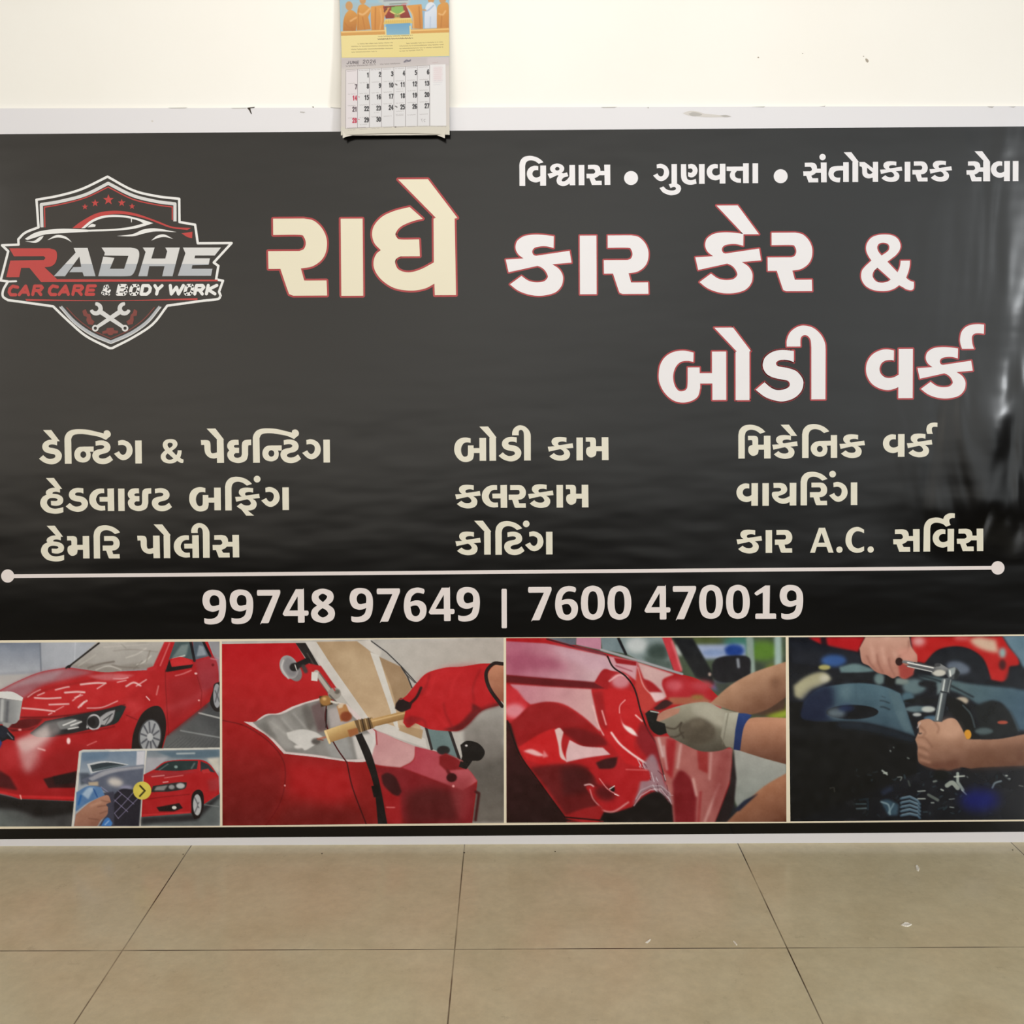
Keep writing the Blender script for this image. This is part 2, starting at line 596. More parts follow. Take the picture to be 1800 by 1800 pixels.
rr = nt.nodes.new('ShaderNodeMapRange'); rr.inputs['To Min'].default_value = 0.12; rr.inputs['To Max'].default_value = 0.3
nt.links.new(nC.outputs['Fac'], rr.inputs['Value'])
nt.links.new(rr.outputs[0], b.inputs['Roughness'])
b.inputs['Specular IOR Level'].default_value = 0.4
bp = nt.nodes.new('ShaderNodeBump'); bp.inputs['Strength'].default_value = 0.4; bp.inputs['Distance'].default_value = 0.002
bp.invert = True
nt.links.new(seam_f, bp.inputs['Height']); nt.links.new(bp.outputs[0], b.inputs['Normal'])
fl = quad('floor', [(-3.2, -1.9, 0), (3.2, -1.9, 0), (3.2, 0, 0), (-3.2, 0, 0)], mf)
fl['kind'] = 'structure'

mw, nt, b = new_mat('cream_wall_paint')
n1 = nt.nodes.new('ShaderNodeTexNoise'); n1.inputs['Scale'].default_value = 2.0; n1.inputs['Detail'].default_value = 4
tc = nt.nodes.new('ShaderNodeNewGeometry')
nt.links.new(tc.outputs['Position'], n1.inputs['Vector'])
r1 = nt.nodes.new('ShaderNodeValToRGB')
r1.color_ramp.elements[0].position = 0.3; r1.color_ramp.elements[0].color = lin((240, 236, 228))
r1.color_ramp.elements[1].position = 0.7; r1.color_ramp.elements[1].color = lin((243, 240, 233))
nt.links.new(n1.outputs['Fac'], r1.inputs['Fac'])
nt.links.new(r1.outputs['Color'], b.inputs['Base Color'])
n2 = nt.nodes.new('ShaderNodeTexNoise'); n2.inputs['Scale'].default_value = 14.0; n2.inputs['Detail'].default_value = 5
nt.links.new(tc.outputs['Position'], n2.inputs['Vector'])
bp = nt.nodes.new('ShaderNodeBump'); bp.inputs['Strength'].default_value = 0.25; bp.inputs['Distance'].default_value = 0.004
nt.links.new(n2.outputs['Fac'], bp.inputs['Height']); nt.links.new(bp.outputs[0], b.inputs['Normal'])
b.inputs['Roughness'].default_value = 0.55; b.inputs['Specular IOR Level'].default_value = 0.3
wl = box('wall_back', -3.2, 3.2, 0.0, 0.12, 0.0, 3.2, mw)
wl['kind'] = 'structure'

# ------------------------------------------------------------------ the banner
BO = 0.016                    # face of the board stands this far off the wall
BL, BR = -150.0, 1925.0       # its ends in photo pixels, both outside the frame


def lerp_y(x, y0, y1):        # a line drawn through the photo from x=0,y0 to x=1800,y1
    return y0 + (y1 - y0) * x / 1800.0


base_pt = P(900, 1498, BO / 2); base_pt.z = 0.0
banner = empty('advertising_banner', base_pt,
               'large black printed shop banner with red car photos standing against cream wall', 'banner')
m_board = plain('board_edge_white', (214, 212, 208), 0.5)
m_white = vinyl('flex_white', (221, 219, 222))
m_black = vinyl('ink_black', (10, 9, 8))
m_cream = vinyl('ink_cream', (224, 219, 202))
m_band = vinyl('ink_frame_cream', (228, 217, 194))
m_red = vinyl('ink_outline_red', (166, 52, 56))
m_wht = vinyl('ink_white', (231, 228, 230))
m_cream2 = vinyl('ink_heading_cream', (228, 220, 196))
m_dirt = plain('grime', (120, 112, 104), 0.8)
m_dark = plain('dark_crack', (60, 52, 44), 0.8)

# backing board with real thickness
tl, tr_, br, bl = P(BL, lerp_y(BL, 190.5, 186.5), BO), P(BR, lerp_y(BR, 190.5, 186.5), BO), P(BR, lerp_y(BR, 1502, 1491.5), BO), P(BL, lerp_y(BL, 1502, 1491.5), BO)
vs = []
for off in (BO, 0.001):
    for p in (tl, tr_, br, bl): vs.append(tuple(Vector((p.x, -off, max(p.z, 0.002))) - base_pt))
me = bpy.data.meshes.new('backing_board')
me.from_pydata(vs, [], [(3, 2, 1, 0), (4, 5, 6, 7), (0, 1, 5, 4), (1, 2, 6, 5), (2, 3, 7, 6), (3, 0, 4, 7)])
me.materials.append(m_board)
bb = link('backing_board', me, banner)
me = bpy.data.meshes.new('gap_shade_strip')           # added dark strip, its colour gives the shaded gap between board and floor
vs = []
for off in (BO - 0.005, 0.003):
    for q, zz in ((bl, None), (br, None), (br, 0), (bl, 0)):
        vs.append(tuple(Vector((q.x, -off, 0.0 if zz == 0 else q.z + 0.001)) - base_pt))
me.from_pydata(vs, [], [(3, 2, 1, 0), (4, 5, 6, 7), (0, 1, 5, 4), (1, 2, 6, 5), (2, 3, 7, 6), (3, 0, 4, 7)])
me.materials.append(plain('gap_shade_brown', (62, 48, 36), 0.9))
link('gap_shade_strip', me, banner)['label'] = 'dark strip added as the shaded gap under the board'
BO += 0.0004


def strip(name, x0, x1, ya, yb, mat, off):
    a = Art()
    n = 24
    top = [(x0 + (x1 - x0) * i / n, lerp_y(x0 + (x1 - x0) * i / n, *ya)) for i in range(n + 1)]
    bot = [(x0 + (x1 - x0) * i / n, lerp_y(x0 + (x1 - x0) * i / n, *yb)) for i in range(n + 1)]
    a.fill([top + bot[::-1]])
    return a.build(name, mat, banner, BO + off)


def margin(name, ya, yb, marks):
    a = Art()
    a.fill([[(BL, lerp_y(BL, *ya)), (BR, lerp_y(BR, *ya)), (BR, lerp_y(BR, *yb)), (BL, lerp_y(BL, *yb))]], 0)
    for s, mi in marks: a.fill([expand(s)], mi, 0.0004)
    return a.build(name, [m_white, m_smudge, m_dark, m_rub], banner, BO)


m_smudge = vinyl('smudge_grey', (176, 172, 168))
m_rub = vinyl('rubbed_white', (205, 200, 195))
o = margin('white_margin', (190.5, 186.5), (236.0, 222.5), [
    ("1200,199 ~1212,195 ~1226,196 ~1240,200 ~1262,202 1285,205 ~1262,206 ~1240,206 ~1222,204 ~1210,203", 3),
    ("1210,200 ~1220,197 ~1234,201 ~1228,204 ~1216,204", 1), ("1265,203 ~1276,202 1286,205 ~1274,206", 1),
    ("434,189.5 440,188.6 441,195 443,200.5 441,200 438,194", 2), ("436,189 448,187.8 447,189.6 438,190.6", 2),
    ("528,196 537,197 534,198.6 527,197.6", 1), ("405,190 434,189.2 432,190.6 410,191", 1), ("580,188.2 600,190 598,191.2 583,189.8", 1),
    ("265,212.5 ~268,211.5 270,213 ~268,214.5", 3), ("548,188 551,187 552,189.4", 2), ("1140,188 1141,190.5 1137,189.4", 1),
    ("1056,188.2 1085,187.8 1080,189.4 1060,189.6", 1), ("1320,187.8 1345,187 1343,188.6", 1), ("1440,187 1451,185.6 1450,187.4", 1),
    ("1735,187 1748,187.2 1744,189.6 1738,188.6", 1), ("1772,187.6 1786,187.2 1782,189", 1), ("295,189.4 330,188.9 326,190.4 300,190.6", 1)])
o['label'] = 'white upper edge strip with scuffed grey smudges'
o = margin('white_margin', (1475.2, 1462.0), (1501.5, 1491.0), [
    ("495,1492 ~497,1492.5 ~498,1494.5 ~496,1495", 2), ("563.5,1498 565,1491.5 567,1496 566,1499", 2),
    ("810,1495 815,1494.5 818,1497 812,1498", 2), ("1422,1491.5 1425,1492 1424,1494 1421,1493.5", 1), ("1546,1482 ~1548,1481.5 ~1547.5,1484", 1),
    ("587,1498.5 591,1498 590,1500.5", 1), ("1060,1494 ~1072,1491.6 1078,1494.5", 1)])
o['label'] = 'clean white lower edge strip above floor'
strip('printed_sheet', BL + 3, BR - 3, (235.8, 222.2), (1475.4, 1462.2), m_black, 0.0003)['label'] = 'black printed flex sheet'

# ------------------------------------------------------------------ lettering: outlines read from the photograph
G = {}


def glyph(name, x0, top, base, *rings):
    """rings: outlines; a tuple (outer, hole, ...) makes holes"""
    H = base - top
    out = []
    for r in rings:
        rs = r if isinstance(r, tuple) else (r,)
        out.append([[((p[0] - x0) / H, (p[1] - base) / H) for p in (expand(q) if isinstance(q, str) else q)] for q in rs])
    G[name] = out


RA = "186,425 430,425 ~505,442 ~565,495 ~600,560 ~610,625 ~598,700 ~560,760 ~490,805 402,820 422,895 ~427,911 ~442,916 604,916 608,1035 340,1035 ~315,1025 ~300,1003 240,822 146,822 144,682 392,682 ~428,665 ~443,620 ~428,572 ~392,554 186,554"
glyph('ra', 144, 425, 1035, RA)
glyph('stem', 0, 0, 100, "0,0 28.4,0 28.4,100 0,100")
glyph('dhe', 967, 425, 1033, "1265,337 1368,430 ~1290,448 ~1195,490 ~1152,545 ~1165,580 ~1195,592 1338,592 1342,725 1190,725 ~1155,745 ~1148,780 ~1175,830 ~1250,852 ~1345,830 1452,775 1452,430 1470,422 1175,118 1410,118 1640,425 1618,430 1625,1033 1458,1033 1455,942 ~1380,980 ~1270,996 ~1140,975 ~1040,910 ~985,830 ~978,760 ~1000,705 1035,675 ~985,620 ~967,550 ~985,480 ~1050,410 ~1150,365")
KA = "625,240 622,378 ~540,358 ~470,358 ~400,375 ~372,415 ~385,455 415,468 808,412 830,550 605,568 ~680,620 ~722,685 ~730,745 ~712,820 ~650,890 ~550,925 ~430,935 ~310,915 ~200,870 110,800 245,702 ~310,750 ~370,772 ~440,778 ~510,765 ~550,725 ~548,690 ~520,640 ~480,605 435,585 95,658 62,510 270,498 ~210,450 ~180,390 ~182,330 ~210,280 ~285,235 ~400,220 ~520,226"
glyph('ka', 62, 230, 915, KA)
glyph('e', 148, 312, 676, "148,142 280,142 412,322 316,322")
glyph('ba', 45, 330, 808, "390,338 388,430 ~325,420 ~260,432 ~210,485 ~187,570 ~200,655 ~235,710 ~275,720 ~315,703 ~330,655 332,485 450,485 450,542 572,542 572,330 712,330 712,808 575,808 575,645 455,645 455,690 ~432,770 ~370,815 ~275,832 ~180,805 ~100,730 ~55,640 ~45,560 ~60,460 ~110,380 ~190,332 ~290,318")
glyph('o', 595, 330, 808, "595,90 780,90 955,322 942,328 942,808 805,808 805,330 818,328")
glyph('Da', 1003, 330, 800, "1378,322 1378,432 ~1320,412 ~1250,410 ~1210,428 ~1205,455 ~1232,474 ~1320,490 ~1400,520 ~1455,580 ~1472,640 ~1450,720 ~1380,785 ~1290,815 ~1210,812 ~1100,775 1003,702 1090,628 ~1150,680 ~1210,705 ~1280,700 ~1330,675 ~1338,640 ~1312,612 ~1250,600 ~1170,580 ~1110,545 ~1078,490 ~1075,440 ~1100,380 ~1170,330 ~1260,312")
glyph('ii', 1310, 330, 800, "1310,280 ~1312,215 ~1345,140 ~1410,90 ~1480,75 ~1570,98 ~1645,165 ~1685,245 1692,310 1690,800 1552,800 1552,290 ~1545,220 ~1520,180 ~1485,168 ~1455,185 ~1445,220 1445,280")
VA = "480,440 478,580 ~440,572 ~370,578 ~310,615 ~282,690 ~300,760 ~350,805 ~410,820 ~480,808 545,775 545,420 740,420 738,1098 540,1098 540,945 ~480,970 ~400,985 ~290,965 ~180,900 ~115,800 ~95,690 ~120,580 ~190,490 ~290,438 ~380,425"
glyph('va', 95, 420, 1098, VA)
glyph('reph', 1388, 420, 1098, "1718,85 1715,210 ~1650,203 ~1590,208 ~1555,240 ~1550,290 ~1560,360 1580,415 1415,415 ~1392,340 ~1388,270 ~1410,180 ~1470,115 ~1550,85 ~1640,78")
glyph('amp', 190, 172, 1550, ("440,803 ~370,700 ~320,585 ~310,470 ~350,350 ~450,240 ~600,185 ~760,172 ~930,190 ~1060,260 ~1130,370 ~1145,480 ~1110,580 ~1030,680 ~940,750 828,835 1075,1095 ~1115,1010 ~1140,920 1150,812 1375,812 ~1372,920 ~1345,1060 1285,1230 ~1345,1280 ~1410,1315 1470,1330 1475,1400 ~1465,1490 ~1430,1525 ~1370,1530 ~1280,1505 ~1200,1455 1115,1410 ~1000,1490 ~850,1540 ~680,1550 ~480,1520 ~310,1430 ~215,1300 ~190,1170 ~215,1040 ~300,935",
      "685,685 ~605,580 ~580,485 ~610,410 ~680,375 ~760,375 ~840,405 ~875,470 ~860,550 ~800,610", "585,978 910,1270 ~830,1320 ~700,1345 ~575,1322 ~490,1240 ~468,1150 ~500,1060"))
glyph('ma', 583, 275, 668, "583,275 695,275 ~738,288 ~758,330 758,430 858,430 858,275 972,275 975,668 862,668 862,515 765,515 765,540 ~748,590 ~690,620 ~640,612 ~597,565 ~588,505 ~605,455 660,432 660,375 ~655,355 ~640,350 585,350")
glyph('i', 116, 280, 638, "116,638 116,265 ~135,190 ~190,130 ~265,108 ~345,110 ~430,135 ~495,175 542,222 460,248 ~400,205 ~330,185 ~272,194 ~232,228 217,285 217,638")
glyph('iw', 485, 312, 676, "487,676 485,330 ~490,255 ~530,182 ~600,142 ~700,130 ~850,138 ~970,165 1110,200 ~1114,168 ~1150,150 ~1190,158 ~1218,195 ~1215,240 1180,270 1143,303 ~1040,255 ~900,225 ~780,208 ~680,210 ~620,232 592,285 594,676")
glyph('nh', 638, 312, 676, ("945,405 945,487 885,487 ~898,530 ~885,600 ~840,642 ~770,658 ~690,635 ~648,585 ~638,520 ~660,455 ~712,413 785,405", ell_pts(780, 532, 47, 52)))
glyph('Ta', 922, 312, 676, "978,392 975,320 ~1040,308 ~1110,312 ~1180,345 ~1212,405 ~1200,465 ~1150,505 ~1080,522 ~1032,545 ~1030,578 ~1070,595 ~1130,590 ~1170,570 1203,545 1250,618 ~1180,665 ~1090,685 ~1000,665 ~942,612 ~922,550 ~942,490 ~1000,455 ~1080,440 ~1112,415 ~1100,390 ~1050,382")
glyph('ga', 1265, 312, 672, "1332,318 ~1400,305 ~1470,325 ~1530,375 ~1558,460 ~1540,540 ~1480,600 ~1410,622 ~1340,595 1265,520 1345,480 ~1370,520 ~1410,538 ~1450,510 ~1465,450 ~1450,405 ~1400,382 1335,388")
glyph('pa', 105, 242, 598, "105,242 185,242 ~233,255 ~253,300 255,400 ~264,438 ~292,450 355,435 355,242 458,242 462,598 360,598 357,520 ~300,530 ~230,512 ~178,460 ~160,395 158,330 ~154,318 ~146,316 110,318")
glyph('la', 682, 238, 592, "920,238 922,310 ~865,312 ~820,338 ~790,405 ~810,470 ~860,508 932,510 935,582 ~850,585 ~762,555 ~700,490 ~682,410 ~700,330 ~762,265 ~840,238", "845,370 972,370 972,238 1075,235 1078,592 975,592 975,445 848,445")
glyph('sa', 1295, 232, 585, "1322,235 1440,232 ~1500,248 ~1533,290 1540,342 1608,342 1605,232 1710,232 1712,585 1612,585 1610,415 1520,415 ~1490,442 1435,468 1460,512 1560,512 1562,585 1390,585 1348,468 1298,468 1295,388 1418,388 ~1443,372 ~1448,348 ~1430,315 ~1405,308 1322,308")
glyph('I', 1145, 198, 470, "1280,198 1282,258 1242,258 ~1225,270 ~1235,290 1285,292 1285,355 1242,355 ~1222,378 ~1235,405 ~1268,412 ~1305,400 1318,370 1318,270 ~1327,225 ~1360,202 1430,195 1430,262 1410,262 ~1394,275 1392,380 ~1370,440 ~1310,470 ~1250,472 ~1180,445 ~1147,395 ~1148,350 1170,325 ~1147,290 ~1147,250 ~1175,212 ~1220,198")
glyph('ha', 75, 198, 470, "318,195 318,250 ~270,238 ~232,246 225,262 ~300,275 ~345,305 ~356,345 ~340,385 ~295,408 ~250,410 208,402 205,350 265,352 ~287,342 ~280,325 ~245,316 ~195,318 ~165,342 ~160,385 ~195,430 ~250,445 ~300,440 355,428 355,488 ~310,502 ~240,506 ~150,485 ~92,430 ~75,370 ~100,308 155,272 ~145,255 ~158,222 ~205,196 ~260,190")
glyph('ya', 565, 228, 538, "585,228 690,228 ~742,248 ~773,300 ~765,350 ~720,385 ~662,404 ~652,420 ~680,438 ~735,442 808,410 808,228 900,228 898,538 808,538 808,490 ~750,512 ~680,508 ~610,470 ~570,415 565,368 ~585,350 660,345 ~686,332 ~688,308 ~665,295 588,295")
glyph('na', 1262, 268, 630, ("1580,268 1680,268 1682,630 1580,630 1578,435 1515,435 ~1527,490 ~1505,570 ~1440,608 ~1370,608 ~1300,572 ~1262,500 ~1272,430 ~1325,380 1395,360 1580,358", ell_pts(1405, 488, 46, 50)))
glyph('ta', 508, 228, 540, "738,228 825,228 826,540 738,540 738,358 ~660,360 ~610,375 ~588,410 ~600,450 ~640,470 695,470 685,545 ~620,540 ~550,505 ~512,445 ~508,390 ~530,325 ~580,295 ~640,287 738,286")
glyph('ssa', 995, 228, 540, ("995,225 1080,228 1208,325 1208,225 1290,225 1290,540 1205,540 1205,472 ~1140,485 ~1080,465 ~1045,420 1040,345 ~1032,305 998,292", "1115,315 1203,390 ~1180,412 ~1145,415 ~1118,390"))
glyph('nna', 548, 235, 518, "548,235 622,235 626,395 ~640,447 ~680,465 ~720,460 760,446 772,515 ~700,530 ~630,522 ~572,480 ~550,410", "650,240 ~700,232 ~752,252 ~785,312 ~775,372 ~735,415 ~690,425 650,410 650,350 ~690,360 ~715,337 ~712,312 ~690,297 655,300")
glyph('u', 240, 235, 518, "412,235 490,235 490,515 ~535,545 ~547,600 ~510,655 ~430,680 ~370,675 ~290,640 240,578 295,553 ~335,592 ~380,610 ~440,612 ~473,596 ~470,572 ~440,562 398,580 372,525 412,513")
glyph('tta', 1205, 225, 508, "1205,270 1440,270 1440,225 1522,225 1522,508 1440,508 1440,330 1352,332 ~1325,370 ~1332,418 ~1370,440 1410,442 1410,502 ~1340,495 ~1270,450 ~1250,390 1272,335 1205,332")
glyph('shva', 585, 290, 625, (ell_pts(752, 348, 118, 84), ell_pts(755, 350, 37, 30)), "592,432 700,412 800,400 850,427 915,412 938,475 ~862,495 ~828,535 ~835,557 ~870,558 ~912,532 955,480 955,290 1048,290 1050,625 960,625 958,595 ~890,632 ~825,635 ~762,602 ~742,550 ~752,500 777,462 755,455 630,512")
glyph('iref', 650, 315, 622, "650,622 655,305 ~672,240 ~722,182 ~800,160 ~870,163 920,180 ~938,140 ~985,108 ~1035,100 1080,105 1078,165 1040,165 ~1008,185 ~1005,220 1022,262 960,285 ~920,250 ~860,232 ~800,232 ~757,260 743,310 743,622")
# digits
glyph('9', 82, 118, 522, ("100,458 ~150,468 ~210,462 ~262,428 285,358 ~230,378 ~180,378 ~120,350 ~87,290 ~82,220 ~105,155 ~160,120 ~225,115 ~295,132 ~345,185 ~365,260 ~360,380 ~330,470 ~270,520 ~190,535 ~130,530 ~102,512", "282,298 ~285,245 ~270,200 ~225,180 ~185,197 ~167,245 ~180,295 ~215,312"))
glyph('7', 745, 118, 522, "752,118 1018,118 ~1026,130 ~1025,165 1005,215 885,512 ~870,522 797,522 ~788,512 935,188 752,188 ~744,170 ~744,135")
glyph('4', 1062, 112, 516, ("1215,110 1305,110 ~1314,118 1315,370 1355,370 ~1368,385 ~1366,420 ~1350,432 1320,432 1320,508 ~1310,517 1250,518 ~1240,508 1240,435 1078,435 ~1063,422 ~1066,380", "1238,195 1238,368 1135,368"))
glyph('8', 1398, 108, 514, ("1472,308 ~1422,265 ~1408,200 ~1440,135 ~1540,103 ~1642,132 ~1676,190 ~1662,255 1610,300 ~1670,345 ~1690,410 ~1665,480 ~1590,518 ~1510,518 ~1430,485 ~1398,420 ~1415,355", "1545,268 ~1502,230 ~1494,195 ~1540,165 ~1592,190 ~1587,225", "1540,340 ~1495,375 ~1482,415 ~1540,455 ~1605,420 ~1592,375"))
glyph('6', 422, 80, 485, ("672,92 ~677,120 665,150 ~620,138 ~570,140 ~522,180 500,248 ~560,230 ~630,236 ~685,280 ~700,350 ~680,430 ~620,480 ~550,488 ~470,455 ~432,380 ~422,290 ~440,180 ~492,102 ~570,73 ~630,76", "503,306 ~540,292 ~590,297 ~620,350 ~605,405 ~560,422 ~522,395"))
glyph('0', 735, 80, 485, ("735,280 ~745,190 ~785,105 ~880,70 ~975,105 ~1015,190 ~1025,280 ~1015,370 ~975,453 ~880,487 ~785,453 ~745,370", "820,280 ~826,205 ~845,155 ~882,138 ~918,155 ~936,205 ~942,280 ~936,355 ~918,402 ~882,420 ~845,402 ~826,355"))
glyph('1', 1182, 60, 408, "1340,58 1335,352 1395,352 ~1404,362 ~1403,400 ~1392,408 1195,408 ~1187,400 ~1188,360 1198,352 1265,352 1265,130 1205,162 ~1190,155 ~1184,130 1290,58")


def lean(px):
    """uprights lean a little with the downward look of the camera"""
    return 0.015 - 0.0135 * (px / 1300.0)


def put(art, view, name, x, base, H, mi=0, outline=None, omi=1):
    rings = G[name]
    for group in rings:
        pr = []
        for r in group:
            q = []
            for (u, v) in r:
                X = view.x0 + (x + u * H) / view.s
                Y = view.y0 + (base + v * H) / view.s
                q.append((X + lean(X) * (v * H / view.s), Y - 0.006 * (u * H / view.s)))
            pr.append(q)
        art.fill(pr, mi, 0.0006 if outline else 0.0)
        if outline:
            for q in pr: art.stroke(q, outline * 2, omi, 0.0, closed=True)


def words(name, mat, items, label=None, parent=None, plane=0.0007):
    """one line of lettering: a child of the banner with every word a mesh of its own (None parts the words)"""
    line = bpy.data.objects.new(name, None); COL.objects.link(line); line.parent = parent or banner
    v0, H0, g0 = items[0]
    line.location = P(v0.x0 + g0[0][1] / v0.s, v0.y0 + g0[0][2] / v0.s, BO) - world_of(line.parent)
    if label: line['label'] = label
    todo, cur = [], []
    for it in list(items) + [None]:
        if it is None: todo.append(cur); cur = []
        else: cur.append(it)
    wn = {'service_line': 'service_word', 'tagline': 'tagline_word', 'phone_number': 'number_group'}[name]
    for word in todo:
        a = Art()
        for it in word:
            if isinstance(it, str): a.fill([A4(expand(it))]); continue
            view, H, gl = it
            for g in gl: put(a, view, g[0], g[1], g[2], g[3] if len(g) > 3 else H)
        a.build(wn, mat, line, BO + plane)


# headings with red outline
VA1 = View(440, 290, 4.5); VB1 = View(880, 380, 6.667); VB2 = View(1210, 350, 7.5); VC1 = View(1150, 560, 5.625); VC2 = View(1510, 560, 7.826)
for nm, lab, items, mat, ol in (
        ('heading_word', 'largest cream heading word outlined in red', [(VA1, 610, [('ra', 144, 1035), ('stem', 720, 1035), ('dhe', 967, 1033)])], m_cream2, 3.3),
        ('heading_word', 'white heading word right of the large cream word', [(VB1, 687, [('ka', 62, 915), ('stem', 930, 915), ('ra', 1210, 913)])], m_wht, 2.6),
        ('heading_word', 'white heading word before the ampersand', [(VB2, 772, [('e', 372, 1217), ('ka', 93, 1224), ('ra', 1045, 1216)])], m_wht, 2.6),
        ('heading_ampersand', 'white ampersand outlined in red', [(View(1500, 400, 13.85), 1378, [('amp', 190, 1550)])], m_wht, 2.4),
        ('heading_word', 'white heading word on lower line, left one', [(VC1, 478, [('ba', 45, 808), ('o', 595, 808), ('Da', 1003, 803, 473), ('ii', 1310, 800, 473)])], m_wht, 2.7),
        ('heading_word', 'white heading word on lower line, right one', [(VC2, 678, [('va', 95, 1098), ('ka', 803, 1082), ('reph', 1388, 1098)])], m_wht, 2.7)):
    a = Art()
    for view, H, gl in items:
        for g in gl: put(a, view, g[0], g[1], g[2], g[3] if len(g) > 3 else H, 0, ol, 1)
    a.build(nm, [mat, m_red], banner, BO + 0.0007)['label'] = lab

# services
A1 = View(60, 740, 9); A2 = View(270, 740, 5.625); A3 = View(60, 830, 6.923); A4 = View(320, 830, 9); A5 = View(60, 915, 10); A6 = View(230, 915, 9)
MC = View(780, 740, 5.806)
R1 = View(1285, 735, 9); R2 = View(1460, 735, 9); R3 = View(1285, 820, 7.826); R4 = View(1285, 900, 7.2); R5 = View(1540, 890, 7.826)
glyph('dot', -50, 0, 100, ell_pts(0, 50, 50, 50))


def dot(view, cx, cy, r):
    return (view, 2 * r, [('dot', cx - r, cy + r)])


words('service_line', m_cream, [
    (A1, 363, [('e', 148, 676), ('Da', 78, 674), ('iw', 485, 676), ('nh', 638, 676), ('Ta', 922, 676), ('ga', 1265, 672), ('stem', 1602, 672)]),
    None, (A2, 240, [('amp', 72, 420)]), None,
    (A2, 226, [('pa', 470, 415), ('o', 528, 415), ('I', 730, 413), ('iw', 983, 413), ('nh', 1077, 411), ('Ta', 1255, 412), ('ga', 1470, 411), ('stem', 1680, 411)])],
      'cream service line, top of left column')
words('service_line', m_cream, [
    (A3, 272, [('e', 148, 470), ('ha', 75, 470), ('Da', 385, 474), ('la', 672, 473), ('stem', 1025, 472), ('I', 1143, 470), ('Ta', 1433, 470)]),
    None, (A4, 358, [('ba', 115, 605), ('i', 685, 605), ('ka', 842, 598, 348), ('ga', 1255, 600), ('stem', 1590, 599)]), dot(A4, 1188, 110, 54), "900,560 1010,570 1040,608 1140,687 1015,687 945,598"],
      'cream service line, middle of left column')
words('service_line', m_cream, [
    (A5, 393, [('e', 228, 668), ('ha', 122, 668), ('ma', 583, 668), ('i', 1050, 668), ('ra', 1207, 668)]),
    None, (A6, 356, [('pa', 105, 597), ('o', 366, 596), ('la', 682, 592), ('ii', 960, 590), ('sa', 1295, 585)])],
      'cream service line, bottom of left column')
words('service_line', m_cream, [(MC, 233, [('ba', 108, 408), ('o', 365, 407), ('Da', 560, 405), ('ii', 700, 404)]), None, (MC, 233, [('ka', 1062, 400), ('stem', 1355, 402), ('ma', 1450, 400)])],
      'cream service line, top of middle column')
words('service_line', m_cream, [(MC, 231, [('ka', 118, 886), ('la', 390, 887), ('ra', 663, 886), ('ka', 862, 881), ('stem', 1152, 884), ('ma', 1247, 883)])],
      'cream service line, middle of middle column')
words('service_line', m_cream, [(MC, 231, [('ka', 120, 1364), ('o', 312, 1365), ('i', 528, 1366), ('Ta', 617, 1364), ('ga', 830, 1362), ('stem', 1045, 1362)]), dot(MC, 842, 1050, 34)],
      'cream service line, bottom of middle column')
words('service_line', m_cream, [
    (R1, 360, [('i', 116, 640), ('ma', 268, 640), ('e', 785, 632), ('ka', 652, 634), ('i', 1125, 630), ('na', 1262, 630)]),
    (R2, 360, [('ka', 140, 622)]), None, (R2, 360, [('va', 828, 614), ('ka', 1206, 610), ('reph', 1515, 612)])], 'cream service line, top of right column')
words('service_line', m_cream, [
    (R3, 311, [('va', 75, 542), ('stem', 432, 541), ('ya', 563, 538), ('i', 957, 535), ('ra', 1085, 533), ('ga', 1350, 530), ('stem', 1648, 530)]), dot(R3, 1397, 105, 46)],
      'cream service line, middle of right column')
glyph('A', 1000, 200, 515, ("1112,200 1190,200 1298,515 1234,515 1207,440 1085,440 1062,515 1000,515", "1146,262 1187,388 1105,388"))
glyph('C', 1448, 200, 515, "1683,225 1683,270 ~1640,250 ~1590,245 ~1545,280 ~1525,355 ~1545,430 ~1600,460 ~1650,450 1683,435 1685,490 ~1640,512 ~1570,515 ~1500,480 ~1457,410 ~1450,340 ~1472,260 ~1530,205 ~1610,190")
words('service_line', m_cream, [
    (R4, 288, [('ka', 70, 517), ('stem', 438, 518), ('ra', 555, 516)]), None, (R4, 315, [('A', 1000, 516), ('C', 1448, 515)]), dot(R4, 1372, 477, 40), dot(R4, 1767, 475, 40), None,
    (R5, 309, [('sa', 235, 625), ('iref', 650, 622), ('va', 778, 621), ('sa', 1110, 618)])], 'cream service line, bottom of right column')

# tagline
B1 = View(900, 260, 9.474); B2 = View(1130, 260, 8.18); B3 = View(1400, 260, 9); B4 = View(1590, 255, 8.571); P1 = View(0, 0, 1)
words('tagline', m_wht, [
    (B1, 337, [('i', 125, 634), ('va', 248, 632), ('shva', 585, 625), ('stem', 1110, 622), ('sa', 1240, 618)]), None, dot(P1, 1109.3, 313, 12.3), None,
    (B2, 284, [('ga', 147, 518), ('u', 240, 518), ('nna', 548, 518), ('stem', 808, 517), ('va', 918, 514), ('tta', 1205, 508), ('stem', 1577, 507)]), None, dot(P1, 1372.3, 309.8, 12.3), None,
    (B3, 314, [('sa', 108, 546), ('ta', 508, 541), ('o', 748, 541), ('ssa', 995, 539), ('ka', 1322, 530), ('stem', 1712, 534)]), dot(B3, 413, 145, 50),
    (B4, 302, [('ra', 118, 549), ('ka', 375, 543)]), None, (B4, 302, [('sa', 932, 547), ('o', 1052, 546), ('va', 1300, 544), ('stem', 1630, 543)])],
      'white tagline of three words with round dots')

